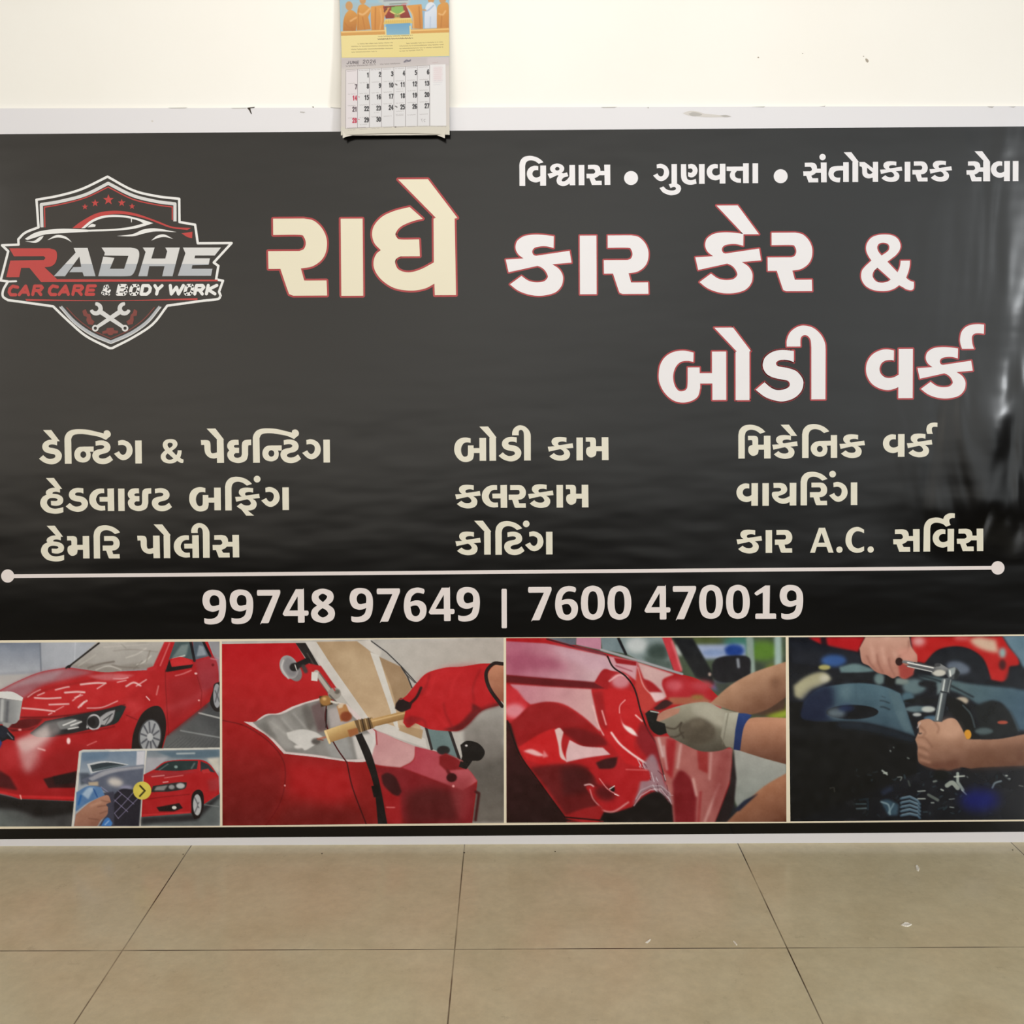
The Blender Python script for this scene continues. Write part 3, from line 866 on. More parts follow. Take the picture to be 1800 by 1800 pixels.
# phone numbers and dividing line
D1 = View(345, 1020, 6.923); D2 = View(600, 1020, 6.0); D3 = View(915, 1020, 6.923); D4 = View(1130, 1020, 6.0)
m_num = vinyl('ink_number', (226, 217, 215))
words('phone_number', m_num, [
    (D1, 404, [('9', 80, 525), ('9', 411, 521), ('7', 744, 522), ('4', 1061, 516), ('8', 1398, 512)]),
    None, (D2, 349, [('9', 90, 434), ('7', 377, 436), ('6', 660, 434), ('4', 930, 430), ('9', 1217, 424)])], 'first phone number')
words('phone_number', m_num, [
    (D3, 405, [('7', 96, 487), ('6', 422, 484), ('0', 735, 481), ('0', 1059, 480)]),
    None, (D4, 350, [('4', 25, 413), ('7', 318, 411), ('0', 593, 407), ('0', 877, 407), ('1', 1182, 408), ('9', 1445, 403)])], 'second phone number')
a = Art()
a.fill([[(881.6, 1036.5), (883, 1035), (889.3, 1035), (890.8, 1036.5), (891, 1103), (889.8, 1104.3), (883, 1104.3), (881.8, 1103)]])
a.build('number_separator', m_num, banner, BO + 0.0007)
a = Art()
a.fill([[(13, 1009.6), (1754, 994.9), (1754, 1001.2), (13, 1016.2)]])
a.fill([ell_pts(13.5, 1012.5, 11.6, 11.6)]); a.fill([ell_pts(1754, 998.2, 11.8, 11.8)])
a.build('divider_line', m_num, banner, BO + 0.0007)['label'] = 'thin pale rule with a disc at each end'
# torn spot in the sheet
a = Art()
a.fill([expand("1216,912 ~1219,909 1221,915 1219,928 ~1222,940 1218,946 ~1215,938 1217,926")])
a.fill([expand("1223,914 1225,912 1224,922 1226,938 1224,944 1222,930")])
a.build('torn_nick', vinyl('nick_black', (8, 8, 8)), banner, BO + 0.0008)

# ------------------------------------------------------------------ shield logo
L = View(0, 290, 4.2857)
m_sil = vinyl('logo_silver', (214, 213, 212))
m_sil2 = vinyl('logo_silver_shade', (176, 180, 186))
m_lr = vinyl('logo_red', (186, 52, 50))
m_dr = vinyl('logo_dull_red', (120, 46, 40))
m_lb = vinyl('logo_black', (26, 22, 20))
m_lw = vinyl('logo_white', (232, 231, 229))
logo = bpy.data.objects.new('shield_logo', None); COL.objects.link(logo); logo.parent = banner
logo.location = P(200, 460, BO) - base_pt
logo['label'] = 'shield shaped car logo with red and silver lettering'
k = 1 / 4.2857


def LS(s, closed=False): return L(expand(s, closed))


a = Art()
outl = "810,88 ~1000,190 ~1180,235 1350,255 1352,430 1470,450 1490,590 1745,588 1610,735 1645,760 1628,862 1680,872 1650,955 1662,985 ~1640,1010 1535,1022 1260,1060 ~1150,1200 ~1000,1300 845,1380 825,1380 ~650,1290 ~520,1180 400,1065 150,1030 60,1018 ~22,990 ~25,940 60,878 5,870 62,650 15,605 140,600 138,560 ~190,510 290,470 275,262 ~450,230 ~620,180"
a.fill([LS(outl, True)], 0, 0.0)
a.stroke(LS(outl, True), 18 * k, 1, 0.0002, closed=True)
a.stroke(LS("60,878 122,876"), 14 * k, 1, 0.0002, cap=True)
# inner bands
a.stroke(LS("316,470 311,298 ~450,275 ~640,225 815,138 ~1000,230 ~1180,275 1318,293 1318,425"), 24 * k, 2, 0.0002)
a.stroke(LS("338,470 335,318 ~450,298 ~640,248 815,166 ~1000,258 ~1180,300 1298,316 1298,415"), 9 * k, 3, 0.0003)
a.stroke(LS("457,1068 ~560,1180 ~690,1272 835,1335 ~985,1268 ~1110,1180 1205,1068"), 24 * k, 4, 0.0002)
a.stroke(LS("448,1068 ~552,1186 ~685,1282 835,1346 ~990,1278 ~1118,1186 1214,1068"), 7 * k, 2, 0.0003)
a.stroke(LS("500,1072 ~590,1165 ~700,1245 835,1308 ~970,1245 ~1080,1165 1165,1072"), 7 * k, 5, 0.0003)
for pts in ("190,1010 ~840,1020 1488,1003 1488,1018 ~840,1024 200,1024",): a.fill([LS(pts, True)], 3, 0.0003)
a.build('shield', [m_lb, m_lw, m_sil, m_lr, m_sil2, m_dr], logo, BO + 0.0005, None)
# stars
for cx, cy, r in ((640, 315, 24), (717, 287, 30), (817, 262, 42), (917, 285, 30), (995, 312, 24)):
    a = Art()
    st = [(cx + (r if i % 2 == 0 else r * .42) * math.sin(i * math.pi / 5), cy - (r if i % 2 == 0 else r * .42) * math.cos(i * math.pi / 5)) for i in range(10)]
    a.fill([L(st)])
    a.build('star', m_lr, logo, BO + 0.0011)
# car
a = Art()
a.fill([LS("160,585 190,540 ~270,500 ~420,470 545,472 ~640,410 ~760,360 ~880,350 ~1020,370 ~1180,425 ~1300,470 1445,480 1455,560 1440,600 160,605", True)], 2, 0.0)
a.fill([LS("545,475 ~620,420 ~740,360 ~880,345 ~1020,365 ~1180,420 ~1300,465 1440,475 1410,490 ~1280,472 ~1120,412 ~980,377 ~860,370 ~760,390 ~680,430 612,476", True)], 0, 0.0003)
a.fill([LS("612,478 ~690,415 ~790,380 ~920,378 ~1040,402 1155,438 1095,458 ~1000,482 ~850,496 665,502 660,488 ~850,482 ~980,466 1082,440 ~1030,415 ~920,394 ~800,396 ~710,425 640,476", True)], 1, 0.0004)
a.fill([LS("188,556 ~260,512 ~350,490 ~480,480 660,487 665,503 ~500,512 ~350,522 ~270,545 205,566", True)], 1, 0.0003)
a.fill([LS("188,575 ~255,572 ~295,545 330,533 ~310,562 ~268,586", True)], 1, 0.0003)
a.fill([LS("356,566 ~425,528 ~495,540 542,582 ~490,556 ~430,546", True)], 1, 0.0003)
a.fill([LS("1138,570 ~1185,532 ~1240,524 1304,557 ~1240,542 ~1190,550", True)], 1, 0.0003)
a.fill([LS("880,535 ~1000,520 ~1080,486 ~1180,478 1332,506 ~1180,500 ~1085,516 ~1000,537", True)], 1, 0.0003)
a.fill([LS("658,470 ~690,445 722,450 716,466", True)], 1, 0.0005)
a.fill([LS("1368,515 1450,503 1447,552 ~1410,542", True)], 0, 0.0004)
a.fill([LS("986,405 994,405 993,432 988,432", True)], 1, 0.0003)
a.build('car_emblem', [m_lr, m_lw, m_lb], logo, BO + 0.0009)
# big letters
a = Art()
a.fill([LS("70,628 375,628 ~420,645 ~430,690 ~415,740 ~380,765 335,770 430,860 1640,864 1640,876 310,882 222,775 160,775 145,845 48,845 78,720 330,716 ~342,700 330,687 105,688", True)])
a.build('emblem_letter', m_lr, logo, BO + 0.0011)['label'] = 'red capital R whose leg runs into a long red rule'
BIG = ["555,625 660,625 720,838 632,838 622,808 522,808 552,770 612,768 598,690 490,838 405,838 570,660",
       "765,622 985,622 ~1038,638 ~1048,690 1018,795 ~995,828 ~950,838 740,838 778,690 862,700 828,782 935,782 968,684 785,682 790,660",
       "1075,622 1165,622 1140,705 1245,705 1260,650 1245,622 1355,622 1300,838 1222,838 1240,762 1125,762 1110,838 1042,838 1097,655",
       "1378,622 1665,622 1618,682 1470,682 1465,703 1582,703 1572,752 1450,755 1443,782 1600,782 1590,835 1340,835 1397,665"]


def clip_y(poly, y, keep_above):
    out = []
    for i in range(len(poly)):
        p, q = poly[i], poly[(i + 1) % len(poly)]
        ip = (p[1] <= y) == keep_above; iq = (q[1] <= y) == keep_above
        if ip: out.append(p)
        if ip != iq:
            t = (y - p[1]) / (q[1] - p[1])
            out.append((p[0] + t * (q[0] - p[0]), y))
    return out


for s in BIG:
    a = Art()
    full = LS(s, True)
    a.fill([full], 0)
    me_tris = [[a.v[i] for i in f] for f in a.f]
    for t in me_tris:                       # lower half of every letter carries the darker silver
        c = clip_y(t, 290 + 745 / 4.2857, False)
        if len(c) >= 3:
            for i in range(1, len(c) - 1): a.fill([[c[0], c[i], c[i + 1]]], 1, 0.0002)
    a.build('emblem_letter', [m_sil, m_sil2], logo, BO + 0.0011)
# small italic line
CH = {'C': ["1,.12 .3,.0 .0,.3 .0,.7 .3,1 .95,1"], 'A': ["0,1 .5,0 1,1", ".2,.7 .85,.7"], 'R': ["0,1 0,0 .75,0 .95,.2 .75,.52 .05,.52", ".5,.55 .95,1"],
      'E': ["1,0 0,0 0,1 1,1", "0,.5 .85,.5"], 'B': ["0,.5 .75,.5 .9,.25 .75,0 0,0 0,1 .8,1 .95,.75 .75,.5"], 'O': ["0,.25 .2,0 .8,0 1,.25 1,.75 .8,1 .2,1 0,.75 0,.25"],
      'D': ["0,0 .7,0 1,.3 1,.7 .7,1 0,1 0,0"], 'Y': ["0,0 .5,.5 1,0", ".5,.5 .5,1"], 'W': ["0,0 .22,1 .5,.2 .78,1 1,0"], 'K': ["0,0 0,1", "1,0 .1,.5 1,1"],
      '&': ["1,1 .2,.3 .25,.05 .6,.0 .7,.2 .15,.6 .1,.85 .4,1 .75,.9 1,.55"]}


def capline(seq, mat, name, lab):
    a = Art()
    for c, x0, x1, yt, yb in seq:
        for st in CH[c]:
            pts = []
            for p in parse(st):
                m = 7
                y = yt + m + p[1] * (yb - yt - 2 * m)
                x = x0 + m + p[0] * (x1 - x0 - 2 * m - 14) + (1 - p[1]) * 14
                pts.append((x, y))
            a.stroke(L(pts), 24 * k if c != '&' else 17 * k, 0, 0.0, cap=True)
    a.build(name, mat, logo, BO + 0.0011)['label'] = lab


capline([('C', 58, 142, 906, 985), ('A', 138, 236, 905, 984), ('R', 240, 332, 905, 983), ('C', 360, 442, 904, 983), ('A', 438, 536, 904, 982), ('R', 542, 636, 904, 982), ('E', 642, 726, 904, 981)],
        m_lr, 'emblem_small_line', 'red half of the small line')
capline([('&', 756, 842, 903, 982), ('B', 878, 970, 902, 980), ('O', 972, 1054, 902, 980), ('D', 1056, 1144, 902, 980), ('Y', 1146, 1228, 902, 979), ('W', 1262, 1388, 901, 979), ('O', 1384, 1462, 901, 979), ('R', 1460, 1548, 901, 979), ('K', 1548, 1640, 900, 978)],
        m_lw, 'emblem_small_line', 'white half of the small line')
# spanners
for sgn, nm in ((1, 'a'), (-1, 'b')):
    a = Art()
    def S(x, y): return (830 + sgn * (x - 830), y)
    hx, hy, rx_, ry_ = S(722, 1082) + S(942, 1230)
    dx, dy = rx_ - hx, ry_ - hy
    Ld = math.hypot(dx, dy); ux, uy = dx / Ld, dy / Ld
    a.stroke(L([(hx + ux * 28, hy + uy * 28), (rx_ - ux * 15, ry_ - uy * 15)]), [36 * k, 26 * k], 0, 0.0002 if sgn > 0 else 0.0)
    ring = ell_pts(rx_, ry_, 25, 25); a.fill([L(ring), L(ell_pts(rx_, ry_, 12, 12)[::-1])], 0, 0.0002)
    a0 = math.atan2(uy, ux)
    arc = [(hx + 36 * math.cos(a0 + t), hy + 36 * math.sin(a0 + t)) for t in [math.radians(d) for d in range(-128, 129, 16)]]
    wd = [10 * k + 24 * k * math.cos(math.radians(d) * .42) for d in range(-128, 129, 16)]
    a.stroke(L(arc), wd, 0, 0.0002)
    a.build('spanner', m_sil, logo, BO + 0.0011 + (0.0004 if sgn < 0 else 0))
# gear pieces
for pts in ("620,1100 645,1085 660,1120 680,1125 690,1160 712,1180 700,1205 665,1200 650,1170 655,1145 630,1135", "1035,1100 1010,1085 1000,1115 985,1130 978,1160 952,1180 965,1205 1000,1198 1008,1165 1005,1140 1030,1135",
            "770,1255 800,1245 805,1228 855,1226 860,1245 890,1250 888,1268 855,1270 845,1282 820,1282 808,1268 772,1272"):
    a = Art(); a.fill([LS(pts, True)])
    a.build('gear_mark', m_dr, logo, BO + 0.0010)

# ------------------------------------------------------------------ the row of printed photographs
m_print = vinyl_attr('photo_print')
strip('photo_row_frame', -115.0, 1889.0, (1125.6, 1115.2), (1457.0, 1443.6), m_band, 0.0007)['label'] = 'cream lines framing the row of photographs'
KP = 1.1                                # print ink is stronger than it looks in the dim lower part of the room
RED = (168, 27, 33)

# 1 -- spraying a red saloon
V = View(0, 1110, 4.5)
p = Paint(-111, 1128, 386.5, 1453, 1.0, V, (150, 154, 165))
p.poly("-500,80 330,80 330,300 -500,360", (118, 126, 142), 6, 1, (0, 90, 0, 330, (166, 170, 180)))
p.poly("326,80 800,80 540,285 330,310", (156, 160, 170), 3, 1, (330, 200, 600, 150, (168, 172, 182)))
p.line("318,80 326,305", 11, (112, 118, 130), 3); p.line("598,80 592,225", 6, (190, 194, 202), 3)
p.poly("-500,350 0,340 300,330 0,470 -500,520", (172, 168, 168), 8)
p.poly("1240,940 1300,800 1560,600 1640,540 1745,460 1745,960", (92, 94, 96), 2, 1, (1400, 900, 1700, 620, (66, 68, 72)))
for i in range(14): p.line([(1300 + i * 34, 935), (1420 + i * 30, 840)], 4, (62, 64, 68), 2, .6)
p.line("1575,645 1745,688", 13, (158, 160, 160), 2); p.line("1430,785 1745,842", 11, (128, 132, 134), 3)
p.poly("-500,1200 0,1290 150,1330 600,1350 600,1560 -500,1560", (58, 58, 60), 0, 1, (200, 1330, 60, 1540, (98, 104, 104)))
p.poly("-500,1260 0,1290 150,1320 600,1340 580,1440 ~300,1470 ~100,1410 -500,1400", (24, 22, 24), 16)
p.poly("-500,700 0,460 ~150,385 ~330,315 540,280 820,320 1210,305 1310,80 1650,80 ~1692,190 ~1730,280 1738,480 1660,560 1320,830 1290,930 1040,960 640,1000 600,1345 150,1325 0,1268 -500,1240", RED, 1, 1, (700, 500, 600, 1300, (150, 22, 28)))
p.poly("200,520 ~500,415 1000,335 1200,320 960,560 400,650 170,660", (184, 34, 39), 20, .7)
p.poly("130,1000 ~400,960 ~700,920 1040,900 1040,960 640,1000 610,1110 340,1165 150,1140", (134, 21, 27), 34, .65)
p.poly("0,900 ~200,880 ~420,930 ~300,1050 0,1080", (186, 52, 58), 30, .5)
p.ell(1060, 590, 90, 60, (192, 56, 60), 30, .55)
p.poly("1320,380 1700,300 1732,470 1600,570 1340,790", (138, 26, 34), 30, .6)
p.line("1335,610 ~1480,560 1640,470", 44, (188, 92, 98), 22, .4); p.line("1320,820 1640,580", 18, (110, 18, 24), 10, .7)
p.line("205,520 ~420,440 ~640,400 900,340", 14, (128, 15, 21), 7, .6); p.line("1000,700 ~1060,640 1120,600", 16, (196, 70, 74), 10, .5)
p.poly("-500,700 0,465 ~150,390 ~330,318 540,284 760,322 ~520,380 ~330,430 200,520 0,560 -500,760", (150, 105, 115), 14, .85)
p.poly("0,480 ~200,420 420,380 520,300 ~300,340 ~120,410", (165, 140, 148), 12, .7)
p.poly("560,272 770,80 1312,80 1222,292 ~1000,306 ~820,320", (172, 168, 164), 1, 1, (900, 100, 900, 310, (150, 146, 142)))
p.poly("560,272 700,250 ~880,280 ~1050,255 1220,260 1210,300 ~1000,308 ~820,320", (128, 122, 116), 8, .6)
for s, w, c in (("700,285 ~790,255 905,235", 14, (108, 100, 94)), ("890,262 ~980,280 1100,285", 10, (120, 112, 106)), ("1000,205 ~1090,175 1160,130", 8, (200, 196, 190)),
                ("1085,262 ~1140,240 1200,190", 9, (205, 202, 196)), ("820,120 1180,100", 6, (190, 186, 180)), ("900,150 ~1050,140 1250,160", 6, (140, 134, 128)),
                ("1190,150 1160,240", 7, (120, 112, 104)), ("760,300 ~860,270 960,300", 7, (210, 205, 200)), ("1060,300 1130,230", 6, (112, 106, 100)), ("620,270 760,180", 6, (188, 184, 178)), ("960,95 1000,130", 5, (130, 126, 120))):
    p.line(s, w, c, 4, .85)
p.line("525,284 560,262 785,88", 15, (44, 40, 40), 1)
p.poly("520,280 545,262 575,262 555,290", (26, 24, 26), 1)
p.line("1318,85 1225,285 1180,300", 30, (176, 36, 42), 3); p.line("1345,90 1270,270", 10, (215, 130, 130), 3, .7)
p.poly("1340,225 1390,80 1510,80 1535,228 1450,205 1370,212", (66, 82, 86), 1)
p.poly("1365,210 1440,110 1500,100 1480,190", (120, 134, 134), 6, .8); p.line("1370,215 1465,190", 10, (205, 208, 205), 3)
p.poly("1530,80 1612,80 1658,198 1545,228", (80, 92, 104), 1); p.poly("1560,200 1580,110 1615,120 1640,190", (138, 148, 158), 5)
p.line("1512,80 1542,232", 22, (28, 26, 30)); p.line("1612,80 1668,196", 20, (28, 26, 30))
p.poly("1660,85 1745,85 1745,210 1700,200", (140, 140, 146), 3)
p.poly("1545,235 1700,195 1735,230 1735,430 1600,480", (146, 58, 70), 12, .6)
p.line("1670,215 1725,225", 8, (190, 120, 130), 3); p.ell(1690, 268, 12, 12, (110, 20, 28), 2)
p.poly("1345,262 1368,215 ~1440,203 ~1512,232 1535,262 1360,288", (190, 42, 46), 1)
p.poly("1312,320 1345,222 1364,282 1535,262 1522,290 1330,322", (28, 22, 24), 2)
p.line("1310,300 1312,420 1335,820", 5, (110, 14, 20), 2); p.line("1556,330 1600,480 1590,600", 4, (116, 16, 22), 2)
p.line("1390,350 ~1450,335 1515,308", 9, (214, 140, 140), 3, .8); p.line("1240,500 1256,430", 10, (206, 120, 120), 3); p.line("1160,515 1185,542", 9, (235, 200, 200), 2)
p.ell(1555, 335, 12, 8, (225, 180, 180), 2); p.ell(1578, 548, 8, 7, (220, 160, 160), 2)
PK = (228, 200, 200)
for s, w in (("220,515 ~270,480 322,455", 7), ("298,502 352,480", 9), ("275,520 ~370,526 482,520", 13), ("440,458 ~520,438 548,434", 11), ("515,480 ~610,474 670,478", 15), ("640,492 575,545", 8),
             ("640,416 ~760,404 838,406", 15), ("830,412 770,450", 9), ("900,370 ~970,372 1015,362", 10), ("930,400 1000,384", 8), ("1000,432 ~1060,402 1115,428", 14), ("1080,430 1160,380", 9),
             ("390,575 545,570", 12), ("180,602 ~300,612 432,628", 13), ("430,628 505,588", 6), ("592,520 655,500", 8), ("622,598 ~650,570 688,545", 15), ("690,604 ~810,598 932,548", 8), ("385,655 412,640", 8), ("640,590 668,552", 10)):
    p.line(s, w, PK, 3, .85)
p.poly("690,350 ~880,332 1075,345 ~960,380 ~820,385", (196, 120, 126), 8, .7)
p.line("165,676 ~400,674 ~620,650 ~820,618 990,580", 12, (96, 12, 18), 4)
p.poly("20,740 ~200,690 345,690 262,775 100,790", (88, 16, 22), 5); p.line("60,760 ~200,770 290,740", 12, (140, 30, 36), 4)
p.poly("238,805 362,708 ~600,660 ~810,622 962,583 1002,594 ~960,680 ~905,735 ~700,778 ~480,826 ~310,836", (36, 36, 40), 2)
p.poly("260,800 370,715 520,690 470,800 330,830", (128, 124, 126), 14, .8)
p.poly("450,722 ~560,690 652,708 600,762 480,776", (126, 128, 130), 5, .9)
for s in ("560,742 645,712", "500,740 600,700", "540,770 620,755", "700,700 690,760"): p.line(s, 10, (222, 222, 222), 3)
p.ell(745, 716, 58, 64, (40, 40, 44), 1); p.line(ell_pts(745, 716, 50, 58) + [ell_pts(745, 716, 50, 58)[0]], 14, (176, 176, 180), 2); p.ell(725, 716, 34, 40, (26, 26, 30), 5)
p.poly("795,678 ~850,640 916,620 ~892,702 842,742 800,738", (156, 156, 160), 3); p.line("820,700 890,650", 9, (60, 60, 64), 2); p.line("835,735 880,660", 7, (70, 70, 74), 2)
p.poly("898,742 925,640 1002,594 ~950,690", (26, 40, 42), 4)
p.line("440,825 ~680,795 905,752", 12, (120, 14, 20), 4)
p.line("1000,660 1090,700", 6, (110, 14, 20), 3)
p.poly("345,1168 612,1104 606,1238 385,1240", (46, 14, 18), 5); p.poly("420,1150 600,1120 600,1200 440,1220", (28, 14, 18), 6)
p.poly("-400,1090 0,1100 80,1150 142,1258 0,1236 -400,1200", (70, 14, 20), 8)
p.line("-200,1245 0,1270 160,1306 600,1318", 22, (190, 36, 42), 5)
p.poly("-500,1050 0,1060 -20,1240 -500,1200", (150, 24, 30), 10)
p.poly("128,862 490,788 420,850 ~280,1010 ~220,1110 160,980", (200, 178, 178), 22, .55)
p.poly("128,862 380,740 400,830 ~220,960 160,930", (222, 206, 204), 16, .6)
p.poly("150,960 ~240,940 ~330,1000 ~280,1090 ~200,1120", (200, 150, 152), 22, .45)
p.ell(545, 866, 15, 26, (238, 205, 205), 4); p.line("690,900 765,868", 6, (215, 130, 130), 3); p.line("302,922 355,938", 13, (220, 170, 170), 4); p.line("160,1295 168,1325", 9, (235, 190, 180), 3); p.ell(160, 776, 14, 8, (220, 150, 150), 3)
p.poly("-200,470 0,472 ~100,474 186,520 180,548 0,522 -200,520", (206, 206, 206), 1)
p.poly("-200,522 0,522 180,546 156,696 ~90,732 -200,720", (112, 114, 118), 1, 1, (20, 600, 170, 600, (160, 162, 164)))
p.line("20,540 12,700", 26, (172, 174, 176), 6); p.line("62,550 52,715", 20, (90, 92, 98), 6); p.poly("20,715 100,726 70,760 30,760", (150, 150, 150), 3)
p.poly("-200,740 20,740 60,772 118,832 118,862 60,850 0,880 -200,900", (18, 20, 28), 2); p.ell(28, 795, 42, 48, (26, 30, 44), 4); p.poly("-100,870 0,852 20,880 0,925 -100,930", (28, 56, 120), 4); p.line("60,800 100,845", 8, (120, 124, 136), 3)
p.poly("1042,935 ~1060,800 ~1120,662 ~1200,598 ~1270,598 ~1312,680 ~1316,790 1282,940", (26, 22, 24), 2)
p.ell(1190, 832, 90, 138, (60, 62, 66), 2, rot=6); p.ell(1192, 832, 80, 128, (152, 155, 160), 2, rot=6)
for ang in range(0, 360, 36):
    c_, s_ = math.cos(math.radians(ang + 12)), math.sin(math.radians(ang + 12))
    p.line([(1190 + 24 * c_, 835 + 32 * s_), (1190 + 74 * c_, 835 + 118 * s_)], 13, (78, 80, 88), 3)
p.ell(1190, 838, 24, 32, (176, 178, 182), 3)
p.poly("1690,470 ~1700,420 1745,400 1745,640 ~1700,630 ~1665,560", (30, 26, 28), 2); p.ell(1722, 512, 30, 96, (150, 152, 158), 2); p.line("1705,470 1740,560", 8, (80, 82, 88), 3); p.line("1738,440 1705,560", 8, (80, 82, 88), 3)
# inset
BRD = (204, 202, 196)
p.poly("628,950 660,936 1745,922 1750,1560 566,1560", BRD, 0)
p.poly("650,958 1152,946 1102,1545 584,1545", (112, 130, 152), 0, 1, (700, 960, 700, 1250, (160, 166, 174)))
p.poly("650,958 870,952 840,1010 650,1030", (96, 118, 142), 12)
p.poly("1086,950 1152,946 1142,1058 1080,1062", (196, 196, 206), 4)
p.poly("690,1050 ~840,1026 1024,1055 720,1125", (188, 192, 198), 2); p.poly("715,1060 ~850,1038 1005,1060 735,1112", (48, 58, 66), 2); p.line("735,1100 ~850,1075 960,1060", 10, (90, 104, 112), 4)
p.poly("630,1120 700,1120 760,1180 640,1220", (70, 78, 92), 8)
p.poly("640,1180 ~820,1100 1142,1058 1118,1320 880,1300 ~790,1250 700,1215", (88, 94, 112), 4)
p.poly("700,1165 ~860,1095 1140,1064 1140,1085 ~900,1120 730,1185", (150, 152, 162), 5)
p.ell(915, 1195, 62, 34, (198, 192, 188), 14, rot=12); p.ell(1000, 1240, 50, 20, (140, 140, 165), 10)
p.poly("700,1195 780,1190 780,1222 705,1222", (176, 160, 140), 5)
p.poly("872,1325 ~960,1250 1062,1255 1118,1330 1102,1545 850,1545 ~880,1440", (34, 33, 44), 4)
for s in ("880,1312 1010,1428", "935,1262 1060,1368", "880,1290 800,1230", "905,1440 ~990,1350 1075,1250", "935,1480 1112,1300", "870,1380 960,1290", "905,1440 935,1480"): p.line(s, 5, (150, 142, 178), 2, .8)
p.poly("800,1280 905,1270 905,1545 780,1545 850,1440", (58, 58, 74), 5)
p.poly("606,1275 ~700,1225 802,1234 832,1300 ~760,1330 ~690,1362 600,1430", (84, 120, 166), 3); p.poly("650,1290 ~700,1240 750,1240 700,1330", (160, 182, 206), 6); p.line("740,1245 770,1310", 10, (40, 80, 140), 3); p.line("640,1300 620,1370", 14, (30, 90, 160), 5)
p.poly("800,1545 ~830,1490 ~862,1478 892,1520 880,1545", (62, 116, 186), 3); p.line("830,1530 860,1500", 8, (150, 180, 215), 3)
p.poly("586,1545 602,1450 ~700,1365 ~800,1312 ~858,1300 880,1352 ~842,1372 856,1392 ~850,1452 ~800,1498 772,1545", (170, 124, 104), 2, 1, (700, 1340, 760, 1545, (140, 96, 80)))
for s in ("800,1338 872,1352", "770,1388 846,1376", "790,1442 850,1420", "700,1480 780,1490"): p.line(s, 7, (112, 74, 62), 4, .8)
p.line("720,1380 800,1350", 18, (198, 156, 134), 8, .6)
p.poly("1166,946 1740,938 1740,1542 1116,1542", (118, 128, 138), 0, 1, (1300, 960, 1300, 1130, (160, 160, 164)))
p.poly("1240,952 1740,940 1740,1000 ~1500,1010 1360,1000", (84, 104, 120), 8); p.line("1400,968 1540,965", 12, (170, 180, 184), 4)
p.poly("1160,1000 1330,1000 1280,1060 1150,1130", (160, 160, 168), 8); p.poly("1640,1010 1740,1000 1740,1130 1700,1100", (196, 192, 184), 8)
p.poly("1120,1470 1500,1440 1740,1280 1740,1542 1116,1542", (92, 98, 100), 3); p.poly("1120,1475 1540,1450 1600,1390 1740,1290 1730,1330 1560,1500 1120,1530", (40, 40, 44), 10)
p.line("1600,1370 1740,1390", 6, (130, 134, 136), 3)
p.poly("1140,1135 ~1225,1092 1240,1078 ~1330,1028 ~1570,1018 ~1660,1052 1732,1150 1738,1290 1608,1376 1525,1440 1120,1472", (166, 28, 34), 1)
p.poly("1222,1100 ~1330,1036 ~1470,1026 1572,1026 1560,1092 ~1400,1108", (34, 50, 52), 1); p.ell(1395, 1075, 14, 12, (130, 150, 150), 3); p.line("1260,1098 1330,1050", 8, (96, 110, 112), 3); p.line("1515,1085 1540,1045", 10, (100, 116, 116), 4)
p.poly("1590,1030 1650,1055 1705,1120 1622,1108 1590,1110", (44, 50, 56), 2); p.line("1572,1022 1580,1100", 12, (176, 40, 44), 2); p.poly("1595,1100 1650,1090 1670,1118 1610,1130", (176, 44, 48), 2)
p.poly("1140,1140 1300,1110 1560,1112 1440,1140 1250,1160", (150, 40, 48), 6); p.line("1200,1150 1300,1140", 6, (220, 160, 160), 3); p.line("1300,1160 1450,1140", 5, (210, 140, 140), 3); p.line("1290,1195 1330,1190", 6, (230, 190, 190), 2)
p.poly("1196,1275 1212,1226 ~1400,1198 1482,1198 ~1460,1250 1330,1272", (40, 40, 42), 2); p.poly("1220,1262 1240,1232 1330,1220 1300,1262", (130, 130, 130), 4); p.ell(1430, 1225, 34, 22, (176, 178, 180), 4); p.ell(1360, 1235, 24, 18, (140, 140, 142), 4)
p.line("1150,1330 ~1300,1310 1500,1290", 6, (120, 16, 22), 3); p.poly("1240,1395 1420,1362 1448,1402 1380,1428 1262,1428", (26, 18, 20), 3); p.ell(1380, 1398, 18, 14, (208, 206, 200), 2); p.line("1130,1455 1500,1432", 10, (196, 50, 54), 3)
p.poly("1515,1440 ~1520,1300 ~1570,1255 ~1610,1290 ~1612,1400 1580,1480 1540,1490", (24, 20, 22), 2); p.ell(1562, 1376, 33, 84, (172, 175, 178), 2)
for d in (-60, -20, 20, 60): p.line([(1562, 1376 + d * .2), (1562 + 24 * math.cos(d), 1376 + d)], 8, (84, 86, 92), 3)
p.poly("1640,1180 1735,1160 1735,1260 1660,1270", (150, 60, 66), 10, .6)
p.ell(1127, 1262, 72, 72, (206, 190, 84), 1); p.line("1108,1222 1146,1262 1106,1304", 14, (58, 52, 24), 1)
p.noise(0.9, 1); p.noise(2.4, 21, 5.0)
p.mesh('photo_print', [(-111, 1130.5), (386, 1127.8), (387.2, 1452.3), (-111, 1453)], BO + 0.0010, m_print, banner, KP)['label'] = 'photo of spray gun on red saloon with a small before and after inset'

